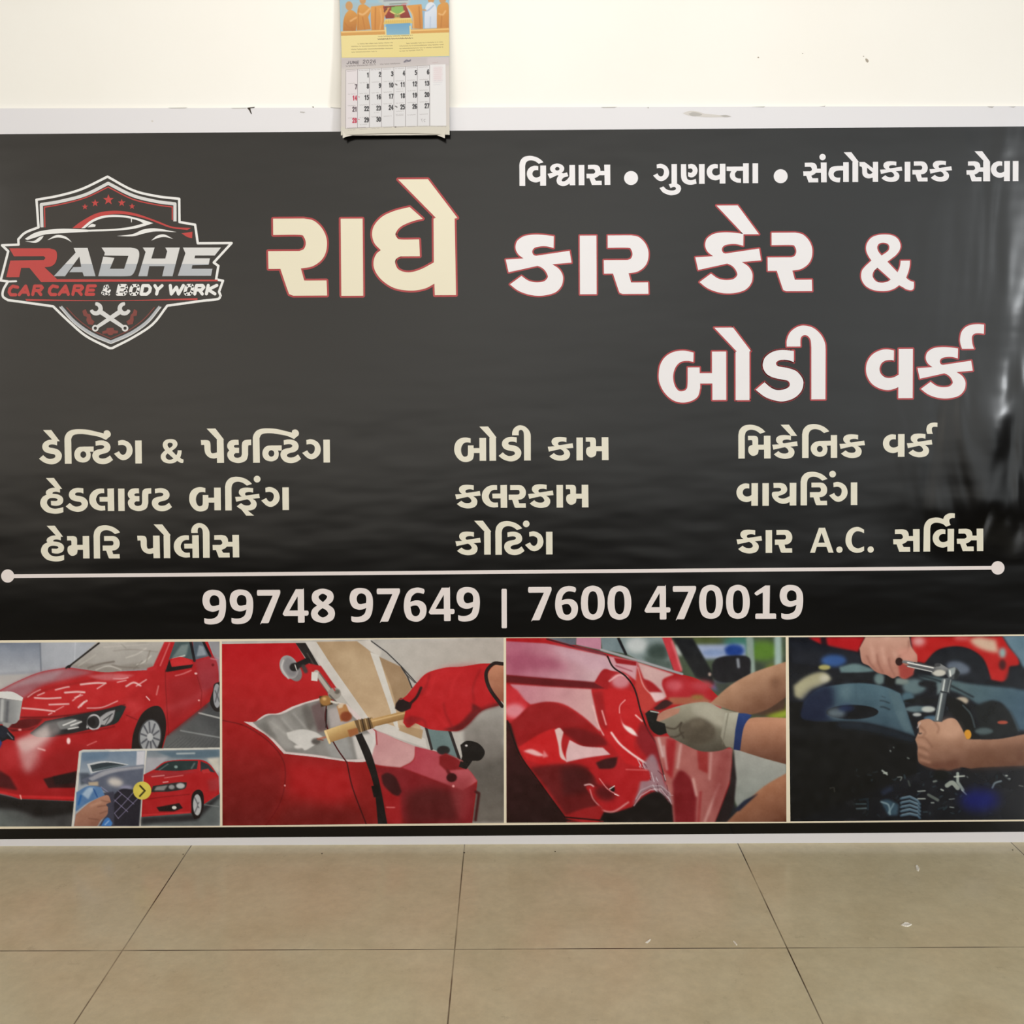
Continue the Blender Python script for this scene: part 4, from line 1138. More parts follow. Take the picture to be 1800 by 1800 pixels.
# 2 -- spot welder on red car
V = View(380, 1110, 3.4615)
p = Paint(390, 1121, 886, 1452, 1.0, V, (178, 174, 170))
p.poly("1500,450 1760,450 1760,1180 1540,1180", (150, 146, 142), 10, 1, (1650, 500, 1650, 900, (92, 86, 82)))
p.poly("1560,820 1760,780 1760,1180 1560,1180", (88, 84, 80), 20, .8, (1650, 850, 1650, 1170, (110, 104, 98)))
p.poly("1000,60 1760,40 1760,260 1240,300", (182, 177, 172), 10, 1, (1000, 100, 1700, 200, (172, 164, 158)))
p.poly("30,55 485,55 650,330 730,420 900,560 1000,620 1210,708 ~1400,762 ~1530,848 1592,925 1560,1185 30,1185", (172, 23, 30), 1, 1, (600, 300, 500, 1180, (118, 24, 24)))
p.poly("35,700 420,760 400,1000 300,1180 30,1180", (130, 22, 24), 20, .6, (200, 750, 200, 1150, (92, 18, 20)))
p.poly("420,1080 900,1090 900,1185 330,1185", (96, 22, 22), 30, .7); p.poly("430,800 800,830 860,1000 700,1050 440,1000", (172, 26, 32), 30, .7)
p.poly("600,50 865,50 ~960,135 ~1090,290 ~1180,420 1250,600 1250,665 1150,610 900,515", (166, 140, 110), 1, 1, (750, 100, 1000, 500, (186, 160, 130)))
p.poly("700,60 900,110 1000,260 900,350 760,200", (190, 166, 136), 30, .6)
p.poly("540,50 612,50 700,190 925,520 1100,585 1275,660 1285,720 1000,612 880,545 730,330", (198, 193, 189), 1)
p.poly("860,50 940,45 1010,115 1000,150 940,110", (196, 190, 184), 2)
p.poly("990,145 1125,210 ~1180,310 1195,345 1100,462 1065,330", (154, 128, 100), 2); p.poly("940,120 992,138 1096,480 1112,600 1085,575 1058,470", (202, 198, 193), 1)
p.poly("1118,570 1262,605 1252,662 1115,606", (168, 140, 108), 2)
p.line("945,48 1040,120 1125,205 1225,318", 7, (60, 58, 60), 1); p.line("1128,212 1165,270 1192,340", 8, (52, 50, 52), 1); p.line("1150,250 1210,310", 5, (70, 66, 66), 1)
p.poly("484,55 546,55 642,225 612,246 520,110", (38, 34, 34), 1); p.line("555,120 620,235", 8, (70, 66, 62), 2)
p.poly("550,180 640,200 735,340 700,410 640,330", (170, 24, 30), 2)
p.ell(478, 235, 42, 62, (120, 118, 120), 2, rot=-25); p.ell(445, 205, 54, 76, (152, 150, 152), 1, rot=-22); p.ell(452, 205, 38, 60, (128, 126, 130), 6, rot=-22); p.line("410,160 ~400,210 440,275", 8, (200, 198, 198), 3)
p.ell(478, 205, 30, 26, (28, 26, 28), 3); p.line("470,205 555,165", 38, (26, 24, 26), 2); p.line("480,190 490,222", 6, (190, 188, 186), 1); p.line("530,200 545,230", 26, (60, 54, 54), 4)
p.line("610,240 720,392", 34, (172, 166, 160), 2); p.line("628,240 735,388", 6, (84, 78, 74), 2); p.line("600,250 700,395", 5, (110, 60, 60), 2)
p.poly("583,236 622,240 618,295 580,290", (206, 202, 198), 1)
p.poly("168,540 240,545 ~262,522 ~310,494 ~380,490 465,450 ~540,425 650,395 ~720,420 800,440 ~900,540 1000,640 ~985,730 960,790 ~880,800 795,795 600,765 412,742 ~320,640 ~250,590", (206, 192, 192), 1)
p.poly("222,545 ~265,530 ~320,502 ~400,496 480,458 ~560,430 650,408 ~740,440 790,470 ~880,560 960,650 930,770 ~860,782 790,782 600,750 425,730 ~330,630 ~265,585", (128, 126, 124), 2)
for s, c, b_ in (("300,545 ~360,520 440,620 ~470,700 420,720", (150, 148, 146), 10), ("380,510 ~430,500 520,600 470,620", (142, 140, 138), 10), ("520,460 ~560,440 610,560 560,610", (96, 92, 90), 10), ("575,450 650,410 690,600 620,610", (98, 78, 80), 8),
                 ("680,470 760,450 850,560 700,590", (168, 160, 160), 8), ("650,640 790,630 840,780 700,770", (150, 150, 150), 10), ("830,640 985,615 975,780 860,785", (204, 200, 198), 6), ("250,560 300,540 370,640 330,640", (112, 110, 108), 8)):
    p.poly(s, c, b_, .9)
for s in ("330,540 450,640", "400,520 500,640", "470,490 560,600"): p.line(s, 9, (170, 168, 166), 6, .7)
p.poly("428,612 ~520,592 ~600,608 652,640 ~600,690 ~545,722 528,712 440,650", (196, 194, 192), 3); p.ell(608, 668, 28, 20, (84, 80, 78), 5); p.ell(500, 700, 26, 12, (205, 202, 200), 5)
p.poly("972,605 ~1040,630 ~1110,665 1215,705 ~1200,790 1120,838 ~1000,822 940,805 960,720 975,680", (188, 136, 140), 3, 1, (980, 640, 1100, 820, (196, 150, 152)))
p.line("972,610 978,690", 7, (150, 50, 56), 2)
p.poly("1212,706 ~1400,760 ~1530,846 1592,925 1500,990 ~1300,905 1130,838 ~1205,790", (168, 62, 76), 3, 1, (1250, 740, 1500, 960, (176, 84, 92)))
p.poly("955,830 1130,838 ~1300,905 1500,980 1588,940 1556,1185 1160,1185", (122, 26, 34), 6); p.poly("1150,1000 ~1300,960 1500,990 1480,1185 1160,1185", (72, 20, 22), 24, .8)
p.poly("990,860 1120,1000 1130,1185 1040,1185", (150, 26, 32), 10); p.poly("1400,900 1560,900 1530,1160 1480,1160", (140, 50, 56), 16, .6)
p.poly("1005,885 ~1045,868 ~1095,900 1130,985 ~1110,1012 1075,1002 ~1020,945", (54, 16, 20), 5); p.line("1035,1080 1085,1082", 6, (210, 120, 120), 3)
p.line("35,528 ~180,568 ~330,675 ~412,800 ~412,950 ~375,1070 300,1185", 6, (104, 14, 20), 2); p.ell(418, 940, 5, 6, (220, 150, 150), 1)
p.line("670,450 ~664,530 690,630 ~740,720 795,800 ~830,960 912,1185", 8, (64, 12, 16), 1); p.line("672,470 668,580", 8, (40, 32, 34), 1)
p.poly("848,632 888,620 ~950,760 ~1000,950 1042,1185 985,1185 ~962,960 ~910,790", (22, 19, 21), 1); p.poly("945,950 990,940 1000,1010 960,1020", (14, 12, 14), 2)
p.poly("1275,588 1422,610 1478,782 1310,722", (100, 120, 122), 1); p.line("1278,590 1312,722", 16, (46, 40, 42), 1); p.line("1422,612 1480,785", 18, (40, 34, 36), 1); p.ell(1385, 732, 40, 28, (36, 34, 36), 3)
p.poly("1360,770 1400,750 1475,785 1530,850 1400,858 1360,820", (120, 22, 28), 4); p.line("1410,858 1430,900", 20, (100, 20, 26), 4); p.ell(1435, 902, 32, 28, (52, 14, 18), 3); p.ell(1445, 955, 8, 8, (220, 150, 150), 2)
p.poly("1488,700 ~1530,675 ~1598,692 ~1638,745 ~1612,795 1562,800 1525,852 1478,835 1500,770", (22, 19, 20), 1); p.ell(1525, 705, 8, 7, (210, 205, 205), 2); p.line("1470,785 1500,800", 8, (150, 80, 80), 2)
p.line("1580,990 1600,1000 1578,1165", 16, (60, 18, 20), 4)
p.poly("628,388 700,385 712,440 640,455", (60, 44, 30), 2); p.ell(668, 415, 36, 32, (150, 108, 60), 3); p.ell(660, 405, 12, 10, (205, 165, 110), 4)
p.ell(722, 372, 40, 36, (150, 144, 138), 2); p.ell(738, 362, 16, 14, (96, 90, 84), 3); p.line("690,380 745,440", 10, (90, 84, 80), 2); p.line("700,420 740,430", 12, (206, 200, 192), 2); p.line("700,310 722,350", 8, (180, 40, 44), 2)
p.poly("735,450 790,438 826,520 760,548", (172, 124, 80), 2); p.ell(792, 516, 36, 32, (128, 62, 36), 4); p.poly("740,440 780,432 770,460 745,465", (205, 185, 160), 3)
p.line("620,652 668,640", 12, (170, 110, 90), 2); p.line("612,650 650,660", 6, (120, 60, 50), 2)
p.poly("657,602 842,542 868,622 688,678", (208, 178, 124), 1, 1, (740, 570, 780, 665, (146, 108, 64))); p.line("664,606 690,676", 13, (226, 200, 150), 1); p.poly("800,600 865,585 868,622 815,645", (150, 92, 56), 3)
p.poly("842,542 952,522 962,588 872,618", (104, 80, 52), 1)
for i in range(5): p.line([(868 + i * 19, 534 - i * 3), (884 + i * 19, 608 - i * 6)], 7, (52, 40, 30) if i % 2 else (168, 140, 100), 1)
p.poly("940,534 1152,484 1168,532 960,582", (190, 154, 102), 1, 1, (1040, 500, 1060, 560, (132, 98, 60))); p.line("950,545 1150,497", 8, (220, 188, 140), 2, .7)
p.poly("1155,478 1140,558 ~1170,590 1215,562 ~1300,600 ~1400,612 ~1480,612 ~1540,570 ~1620,490 1735,455 1745,200 ~1620,198 ~1500,215 ~1400,220 ~1290,250 ~1230,305 1162,388 1110,430", (174, 25, 32), 1)
p.poly("1380,605 ~1480,570 1560,490 1560,440 1620,480 1720,440 1735,458 ~1620,495 ~1540,575 ~1480,614", (84, 18, 22), 7, .9); p.poly("1140,540 1170,590 1215,562 1260,540 1180,520", (124, 20, 26), 8, .8)
p.poly("1230,310 1400,225 1600,205 1500,260 1300,330", (190, 34, 40), 20, .6)
for s_ in ("1300,262 ~1280,330 1245,385", "1440,590 ~1400,510 1385,440", "1610,230 ~1565,340 1570,430", "1280,590 ~1260,540 1180,520", "1500,560 ~1560,500 1690,440"): p.line(s_, 9, (122, 17, 23), 6, .7)
for s_ in ("1330,280 ~1310,340 1280,390", "1480,250 ~1440,330 1430,400", "1400,580 1340,500"): p.line(s_, 14, (198, 44, 50), 8, .5)
p.poly("1090,470 1095,440 ~1125,405 1150,420 1195,440 1185,472 ~1130,492", (30, 17, 20), 2); p.line("1180,440 ~1220,400 1248,342", 17, (48, 14, 18), 2); p.line("1118,412 1135,408", 6, (190, 60, 64), 2)
p.poly("1755,200 ~1692,212 ~1655,280 ~1690,370 1755,450", (182, 124, 98), 1, 1, (1690, 220, 1740, 430, (140, 86, 66))); p.line("1745,200 ~1690,198 ~1645,255 ~1665,350 1742,462", 22, (30, 19, 20), 1)
p.noise(0.9, 2); p.noise(2.4, 22, 5.0)
p.mesh('photo_print', [(390, 1127.5), (885.2, 1121.0), (885.8, 1446.3), (391, 1451.5)], BO + 0.0010, m_print, banner, KP)['label'] = 'photo of red gloved hand holding brass tool on red car'

# 3 -- dented red door and gloved hand
V = View(880, 1110, 3.4615)
p = Paint(889, 1120, 1382, 1446, 1.0, V, (66, 78, 62))
p.ell(1600, 120, 110, 60, (84, 120, 44), 16); p.ell(1450, 80, 90, 60, (60, 110, 100), 16); p.ell(1660, 260, 60, 60, (96, 110, 40), 14); p.ell(1230, 60, 120, 40, (74, 84, 50), 14); p.ell(1560, 250, 60, 60, (50, 60, 50), 14)
p.poly("1180,80 1490,80 1500,160 1240,170", (148, 160, 190), 10); p.ell(1425, 118, 60, 40, (24, 56, 130), 10); p.ell(1300, 130, 70, 20, (120, 140, 180), 8); p.ell(1090, 110, 34, 40, (170, 176, 172), 10); p.ell(1330, 330, 50, 30, (90, 100, 160), 10)
p.line("1518,40 1530,260", 44, (132, 150, 142), 6); p.line("1690,40 1692,210", 44, (150, 172, 168), 8)
p.poly("1290,300 1400,310 1500,290 1400,360 1330,380", (60, 66, 60), 10); p.ell(1690, 490, 80, 50, (136, 152, 44), 14); p.poly("1500,500 1740,380 1740,480 1600,520", (70, 50, 40), 10)
p.poly("1050,40 1172,40 1290,250 1300,330 1190,280", (24, 26, 30), 6); p.poly("1290,200 ~1320,165 ~1400,148 ~1515,160 1525,260 ~1440,305 ~1340,310 1290,280", (22, 22, 28), 5); p.line("1445,170 1450,215", 18, (130, 136, 146), 5); p.ell(1275, 262, 10, 12, (170, 150, 140), 4)
p.poly("1420,700 1740,800 1740,900 1450,1100 1410,1000", (152, 153, 148), 5, 1, (1500, 760, 1500, 1080, (128, 134, 130)))
p.poly("1290,1180 1380,1000 1440,1080 1740,900 1740,1180", (26, 28, 34), 8)
p.poly("30,35 280,35 640,130 1050,250 ~1210,295 1330,400 1400,700 1425,900 1300,1180 30,1180", (165, 25, 31), 1)
p.poly("276,35 462,40 456,78 430,80", (92, 96, 108), 2); p.poly("462,35 615,35 612,112 460,78", (182, 124, 146), 2); p.poly("612,35 720,35 765,135 620,108", (112, 128, 134), 2)
p.poly("726,35 1000,35 1048,238 840,172 765,135", (128, 142, 144), 2); p.ell(830, 82, 66, 48, (186, 192, 194), 14); p.ell(960, 130, 70, 60, (52, 66, 62), 16); p.poly("860,150 1040,180 1046,236 900,195", (74, 88, 84), 10)
p.line("716,38 762,135", 16, (26, 26, 30), 2); p.poly("985,35 1042,35 1108,245 1060,250", (186, 54, 64), 3); p.line("1045,60 1100,230", 14, (210, 120, 126), 5, .8); p.line("612,108 ~830,172 1105,258", 14, (156, 156, 162), 2); p.line("280,42 460,92 640,140", 9, (60, 22, 28), 2); p.line("455,88 620,128", 14, (110, 30, 40), 3)
p.poly("30,55 280,70 640,148 742,250 ~640,240 585,312 30,262", (172, 98, 120), 3, 1, (100, 180, 560, 260, (192, 158, 166))); p.poly("300,80 630,150 700,220 560,240 380,150", (196, 158, 172), 16, .8); p.poly("40,120 300,150 420,230 60,240", (150, 70, 96), 20, .7)
p.poly("30,262 300,285 575,308 650,352 560,346 300,332 30,308", (92, 14, 22), 5)
p.poly("55,318 300,335 552,350 ~572,430 ~598,540 605,610 ~480,500 ~350,432 180,442 ~120,400", (188, 124, 138), 4, 1, (150, 350, 520, 480, (200, 156, 158)))
p.poly("30,315 100,355 165,440 140,520 30,540", (192, 42, 52), 6); p.ell(85, 482, 62, 44, (214, 130, 142), 12)
p.poly("45,570 ~100,520 ~180,452 ~300,428 ~430,480 ~560,580 655,690 ~520,705 ~430,652 ~340,600 ~250,618 110,705", (140, 18, 24), 5); p.poly("360,590 ~480,590 620,640 650,690 ~520,702 ~430,650", (106, 14, 20), 10)
p.poly("105,705 ~250,618 ~345,595 362,700 ~400,795 ~300,822 160,782", (186, 28, 33), 5)
p.poly("135,728 ~190,716 272,756 ~220,758", (222, 170, 172), 5); p.poly("260,720 290,760 255,770", (210, 120, 124), 5)
p.poly("328,598 ~358,586 382,612 ~368,680 ~378,740 405,795 ~362,765 ~350,690", (212, 182, 180), 3); p.poly("418,660 ~500,698 622,708 668,750 ~530,770 398,797 ~398,735", (212, 176, 180), 3)
p.poly("400,800 ~530,772 700,760 800,830 560,830", (170, 26, 32), 6)
p.poly("556,358 745,335 855,400 850,600 ~810,700 905,845 780,832 640,650 600,560", (182, 26, 32), 5); p.poly("560,370 620,360 650,600 600,570", (150, 22, 28), 8)
p.poly("570,310 ~630,228 705,258 ~665,312 648,352", (152, 20, 28), 3); p.ell(732, 302, 56, 44, (196, 124, 134), 10); p.line("660,300 ~720,262 770,275", 10, (225, 180, 184), 4)
p.poly("655,148 832,180 838,310 ~765,255 ~690,218", (196, 146, 156), 4); p.poly("690,158 830,183 828,208 705,192", (142, 20, 28), 3); p.line("700,205 800,240", 6, (150, 60, 76), 3)
p.poly("832,185 ~950,225 1060,262 ~985,300 1012,400 940,435 880,310", (196, 160, 160), 5); p.poly("860,285 ~920,308 988,372 905,372", (152, 20, 28), 5); p.poly("985,325 ~1040,275 ~1110,275 ~1220,335 1300,405 ~1150,425 1030,402", (166, 32, 42), 6); p.ell(1060, 330, 50, 34, (190, 80, 90), 12); p.ell(1230, 330, 70, 30, (176, 60, 70), 14)
p.poly("1020,402 1240,400 1290,430 1230,450 1040,445", (156, 88, 66), 6); p.ell(1200, 400, 40, 14, (140, 110, 60), 8); p.poly("905,372 985,375 1000,410 930,430", (214, 180, 184), 6)
p.poly("832,215 860,290 945,440 885,505 852,470 820,330", (178, 54, 50), 5); p.line("835,215 ~870,330 935,400", 7, (224, 190, 190), 3, .7)
p.poly("722,482 ~745,560 ~800,592 845,645 ~790,622 ~745,575", (236, 214, 212), 4); p.line("672,615 ~720,680 ~790,740 880,802", 13, (234, 200, 200), 3); p.line("615,480 640,565", 9, (226, 160, 160), 3); p.line("820,508 860,545", 9, (236, 196, 192), 3); p.line("757,415 ~725,450 722,495", 6, (226, 160, 160), 2); p.line("560,450 ~590,560 625,630", 7, (226, 180, 180), 3)
p.line("650,148 ~685,215 ~760,270 ~815,350 850,480 ~890,590 945,680 1000,910", 10, (28, 8, 12), 1)
p.poly("845,560 ~900,580 960,690 990,830 900,780 ~830,680", (120, 24, 34), 8, .8)
p.poly("935,640 1020,640 1300,720 1415,715 1400,900 1300,1180 1050,1180 1000,900", (166, 98, 94), 4, 1, (1000, 800, 1400, 800, (150, 84, 82)))
p.poly("1010,650 1070,660 1045,905 995,850", (150, 34, 40), 8); p.poly("1195,718 1262,730 1262,870 1205,840", (142, 46, 46), 6); p.poly("1045,920 ~1090,850 ~1150,890 1192,1000 1185,1180 1060,1180", (112, 20, 28), 8)
for s, c in (("1075,830 1095,690", (200, 160, 156)), ("1170,900 1190,1000", (206, 166, 160)), ("1280,740 1270,900", (190, 140, 136)), ("1240,1160 1330,930", (196, 150, 146)), ("990,700 1010,840", (196, 160, 158)), ("960,650 985,760", (210, 190, 190)), ("1200,1170 1215,980", (140, 40, 44))): p.line(s, 16, c, 6, .8)
p.poly("1340,730 1400,725 1370,950 1290,1150 1300,900", (134, 60, 60), 14, .7)
p.poly("1300,1180 1395,930 1418,715 1435,900 1420,1060 1370,1180", (30, 22, 25), 5)
p.poly("870,800 ~930,750 985,880 1050,1060 985,1005 ~900,965 800,1065 ~840,960", (146, 128, 138), 8, .85)
rg = np.random.RandomState(5)
for i in range(40):
    x = 830 + 190 * rg.rand(); y = 760 + 1.0 * (x - 830) + 90 * rg.randn() * .5 + 60
    p.line([(x, y), (x + 30 * rg.rand() + 5, y + 60 * rg.rand())], 3 + 3 * rg.rand(), (205, 196, 204) if i % 3 else (80, 24, 36), 1.5, .7)
p.poly("590,1185 620,1100 ~700,1100 800,1070 ~880,1000 ~965,980 1042,1062 1052,1185", (18, 14, 16), 5)
for r_, c in ((0, (190, 178, 184)), (22, (120, 104, 112)), (40, (170, 156, 164))): p.line([(808 + r_ * .3, 1062 - r_), (850, 1000 - r_ * .8), (910, 965 - r_ * .6), (975, 960 - r_ * .5), (1030, 1030 - r_)], 6, c, 2, .8)
p.poly("30,540 60,560 120,765 330,1050 400,1140 560,1185 30,1185", (50, 15, 18), 4, 1, (60, 600, 200, 1150, (34, 14, 16)))
p.poly("175,830 ~350,808 ~520,832 600,950 ~575,1100 400,1135 ~280,960", (94, 18, 22), 10); p.poly("360,830 ~480,820 560,880 540,980 380,1000", (64, 14, 18), 18, .9)
p.poly("535,842 ~700,795 905,850 ~905,908 ~805,922 ~800,1010 ~725,1085 ~640,1092 ~560,1010 ~520,940 650,960", (166, 25, 32), 5)
p.poly("578,800 ~640,775 712,765 ~690,830 600,838", (52, 14, 18), 5); p.ell(635, 985, 66, 46, (84, 14, 20), 14, rot=20); p.ell(680, 962, 14, 17, (20, 8, 12), 2)
p.line("590,1082 ~680,1098 775,1040", 9, (206, 150, 150), 4); p.line("598,895 ~650,960 718,1000", 6, (220, 140, 140), 2); p.line("508,935 ~540,930 562,942", 8, (230, 190, 190), 3); p.line("540,960 ~560,1020 610,1075", 6, (214, 150, 150), 3)
p.line("660,960 690,940", 5, (240, 225, 225), 1); p.line("690,990 712,1000", 4, (240, 225, 225), 1); p.line("760,840 890,845", 5, (220, 120, 120), 3)
p.poly("380,1125 ~500,1080 610,1060 625,1105 ~580,1145 430,1150", (146, 26, 30), 6); p.line("400,1160 620,1158", 8, (150, 40, 40), 4)
p.line("38,540 ~110,740 ~220,900 385,1130 600,1150", 8, (22, 7, 9), 2)
p.poly("1275,440 ~1400,330 ~1550,248 1745,185 1745,400 ~1620,480 1500,515", (172, 132, 106), 3, 1, (1500, 290, 1580, 470, (112, 76, 58))); p.ell(1680, 320, 36, 40, (120, 84, 64), 16)
p.poly("1485,545 ~1560,525 1745,530 1745,815 ~1600,775 1435,722 1470,620", (182, 132, 106), 2, 1, (1600, 560, 1600, 790, (96, 60, 46)))
p.poly("1745,865 ~1600,950 ~1480,1060 1360,1180 1745,1180", (156, 106, 80), 4, 1, (1600, 960, 1680, 1170, (104, 64, 48))); p.poly("1425,1090 1480,1035 1570,990 1450,1100", (26, 32, 50), 5)
p.poly("945,545 ~970,500 ~1050,465 ~1150,440 ~1262,433 ~1340,470 1420,490 1452,500 1432,700 1400,705 ~1330,730 ~1220,732 ~1120,690 ~1030,640 995,590", (150, 146, 130), 2, 1, (1180, 450, 1180, 720, (72, 67, 58)))
p.poly("1150,445 ~1260,440 1380,490 1370,600 ~1290,560 1180,500", (172, 168, 154), 14, .8)
p.poly("1090,570 ~1200,535 ~1290,570 ~1300,650 ~1200,695 1105,645", (76, 68, 58), 10, .9); p.ell(1200, 560, 50, 30, (96, 88, 76), 10)
for s in ("1000,582 ~1060,592 1100,555", "1030,642 ~1070,640 1110,615", "1100,555 ~1090,600 1115,650"): p.line(s, 8, (60, 52, 44), 4)
p.poly("945,548 ~965,508 ~1010,478 1095,466 1085,498 ~1015,530 965,550", (172, 122, 104), 3)
p.poly("1370,498 1452,495 1422,712 1372,706 1340,640", (172, 170, 156), 3, 1, (1400, 510, 1390, 700, (120, 116, 104))); p.line("1385,500 1350,690", 5, (110, 106, 94), 3)
p.poly("1450,500 ~1495,502 1532,512 ~1482,585 1458,728 1418,722 1430,600", (34, 58, 114), 2, 1, (1480, 510, 1440, 710, (24, 38, 80)))
p.poly("930,470 ~1000,418 1052,438 ~1000,470 955,482", (48, 20, 22), 4); p.poly("880,500 ~912,480 962,490 948,545 1000,562 1012,620 ~962,632 ~912,592", (18, 19, 20), 2); p.line("912,484 962,494", 7, (190, 196, 190), 2)
p.noise(0.9, 3); p.noise(2.4, 23, 5.0)
p.mesh('photo_print', [(889.6, 1121.6), (1381, 1120.0), (1382.4, 1444.6), (890.4, 1446.2)], BO + 0.0010, m_print, banner, KP)['label'] = 'photo of grey gloved hand on dented red car door'

# 4 -- bare hands and a ratchet over an engine
V = View(1375, 1100, 4.235)
p = Paint(1385, 1117, 1885, 1444, 1.0, V, (15, 18, 26))
p.poly("190,75 615,75 560,190 ~440,170 300,140", (168, 23, 29), 8); p.line("300,75 312,150", 44, (36, 18, 26), 8)
p.poly("60,110 300,130 560,190 600,290 300,300 60,260", (22, 26, 36), 10)
p.poly("955,75 1640,75 1690,160 ~1750,225 ~1762,290 1692,305 1688,395 ~1640,418 1555,402 ~1500,250 ~1400,172 ~1280,150 ~1150,182 1060,275 980,260", (172, 28, 28), 7)
p.poly("1640,70 2200,60 2200,330 1800,330 1765,250 1690,150", (92, 118, 134), 8); p.poly("1700,310 2200,330 2200,520 1800,480 1650,440", (24, 28, 36), 14)
p.poly("1390,100 ~1460,80 1590,100 1612,200 ~1530,190 ~1440,150", (196, 166, 146), 14); p.ell(1640, 200, 26, 40, (130, 160, 160), 12); p.ell(1015, 110, 50, 36, (206, 150, 150), 18); p.ell(1340, 88, 60, 20, (190, 90, 90), 14)
p.poly("1060,280 ~1150,185 ~1280,155 ~1400,180 ~1495,260 1545,390 1500,430 1060,340", (22, 26, 34), 6); p.ell(1310, 310, 90, 46, (92, 102, 118), 12, rot=15); p.ell(1640, 290, 26, 40, (60, 20, 24), 10)
p.poly("1000,365 ~1150,380 ~1400,430 1700,462 2200,560 2200,800 1740,785 ~1650,600 1560,560 1480,610 ~1350,520 1100,425", (78, 98, 104), 10, 1, (1300, 430, 1750, 700, (62, 86, 104)))
p.ell(380, 252, 95, 46, (48, 82, 140), 14); p.poly("420,300 ~550,275 700,330 ~560,348 430,342", (96, 120, 124), 8); p.ell(550, 372, 150, 28, (20, 24, 30), 6)
p.poly("75,440 ~180,365 ~300,335 365,390 ~290,440 ~210,480 ~150,545 85,520", (158, 154, 126), 12); p.ell(310, 385, 36, 30, (186, 182, 164), 12); p.ell(310, 302, 46, 20, (160, 154, 96), 6); p.ell(90, 598, 12, 16, (120, 126, 122), 4)
p.poly("140,580 ~250,470 ~420,432 ~600,422 ~760,450 875,502 905,580 985,830 820,775 ~600,722 ~400,712 ~250,732 ~140,700", (72, 98, 112), 4, 1, (600, 430, 500, 740, (48, 68, 82)))
p.poly("100,600 ~200,480 ~360,440 380,600 ~330,720 100,740", (16, 24, 50), 26, .9); p.poly("420,440 520,425 500,540 440,540", (96, 120, 130), 20, .6); p.line("540,430 545,560", 6, (58, 80, 92), 6, .7)
p.poly("780,470 870,500 975,815 900,790 820,600", (84, 106, 116), 10, .7)
p.poly("40,560 150,560 ~140,690 400,712 ~600,722 820,772 990,832 1000,1100 40,1470", (8, 10, 14), 8)
p.poly("400,708 ~600,718 820,768 985,826 985,880 ~800,830 ~600,780 400,760", (18, 28, 40), 14, .9)
p.ell(515, 640, 196, 54, (9, 12, 20), 3); p.ell(395, 645, 70, 40, (104, 118, 128), 16, .85); p.ell(470, 610, 60, 24, (20, 36, 76), 14, .8)
p.line("722,553 ~750,556 792,572", 9, (40, 54, 64), 4); p.line("726,600 ~750,602 792,620", 12, (40, 54, 64), 4); p.line("735,520 760,530", 6, (50, 66, 76), 4)
for e in ((980, 450, 90, 60, (88, 108, 114), 12), (930, 530, 50, 40, (70, 96, 110), 10), (720, 390, 40, 46, (100, 120, 122), 10), (880, 410, 60, 26, (110, 124, 122), 8), (800, 400, 40, 50, (14, 16, 20), 8), (1080, 430, 70, 26, (16, 18, 24), 8),
          (1040, 560, 140, 22, (14, 18, 22), 5), (1000, 620, 90, 24, (82, 102, 110), 6), (1085, 622, 52, 24, (172, 178, 174), 6), (1000, 662, 34, 14, (168, 172, 172), 5), (1110, 690, 60, 20, (70, 96, 116), 6), (1160, 345, 50, 26, (176, 176, 168), 7), (1335, 560, 50, 30, (168, 156, 140), 7),
          (1260, 615, 36, 20, (50, 70, 90), 6), (1640, 725, 40, 14, (158, 72, 56), 4), (1530, 800, 62, 36, (60, 76, 80), 8), (1500, 765, 20, 14, (100, 112, 114), 4), (1560, 620, 90, 50, (18, 20, 22), 12)):
    p.ell(*e[:4], e[4], e[5])
p.poly("1215,520 ~1330,560 ~1400,640 1470,860 1360,860 ~1310,720 1230,640", (13, 15, 18), 6); p.line("1340,590 ~1400,660 1430,760", 9, (70, 84, 90), 4); p.poly("1420,600 ~1560,570 ~1690,640 1770,800 1600,840 1480,850 ~1450,700", (20, 24, 28), 12); p.line("1700,640 1760,790", 9, (60, 74, 84), 6)
p.poly("1150,430 1210,420 1200,470 1150,520", (100, 116, 120), 8); p.line("1020,365 ~1200,420 1420,530", 10, (16, 20, 26), 6)
p.ell(1640, 725, 40, 14, (158, 72, 56), 4); p.ell(1500, 790, 70, 26, (74, 88, 92), 8)
p.ell(1378, 815, 28, 38, (196, 136, 44), 3)
p.poly("2200,760 1800,815 ~1600,850 1370,850 ~1340,780 ~1292,702 ~1240,690 1190,712 1130,716 ~1080,694 ~1005,718 ~1012,780 985,850 ~1002,905 1000,960 ~1010,1020 ~1060,1050 ~1200,1088 ~1320,1062 1400,1072 ~1500,1062 1800,1052 2200,1040", (172, 132, 110), 3, 1, (1300, 780, 1330, 1080, (92, 60, 48)))
p.poly("1370,930 1800,900 2200,900 2200,1045 1800,1055 ~1500,1066 1380,1070", (104, 70, 54), 26, .8)
p.poly("1000,1010 ~1100,1030 1310,1000 1320,1070 ~1200,1090 1060,1055", (100, 64, 52), 12, .8)
p.poly("1130,715 1250,690 1330,770 1300,850 1180,820", (190, 150, 128), 24, .6)
for s in ("1000,830 ~1060,840 1110,905", "1000,905 ~1050,915 1090,960", "1005,960 ~1050,980 1090,1020", "1010,740 ~1060,790 1040,820", "1310,1000 1310,1070", "1130,716 ~1160,760 1150,800"): p.line(s, 9, (112, 76, 62), 7, .75)
for s in ("1010,860 1080,900", "1010,930 1080,960", "1020,1000 1090,1020"): p.line(s, 20, (176, 132, 112), 9, .6)
p.line("1000,740 ~1010,800 1030,800", 8, (40, 36, 40), 4); p.line("1020,720 1000,760", 8, (190, 180, 180), 4)
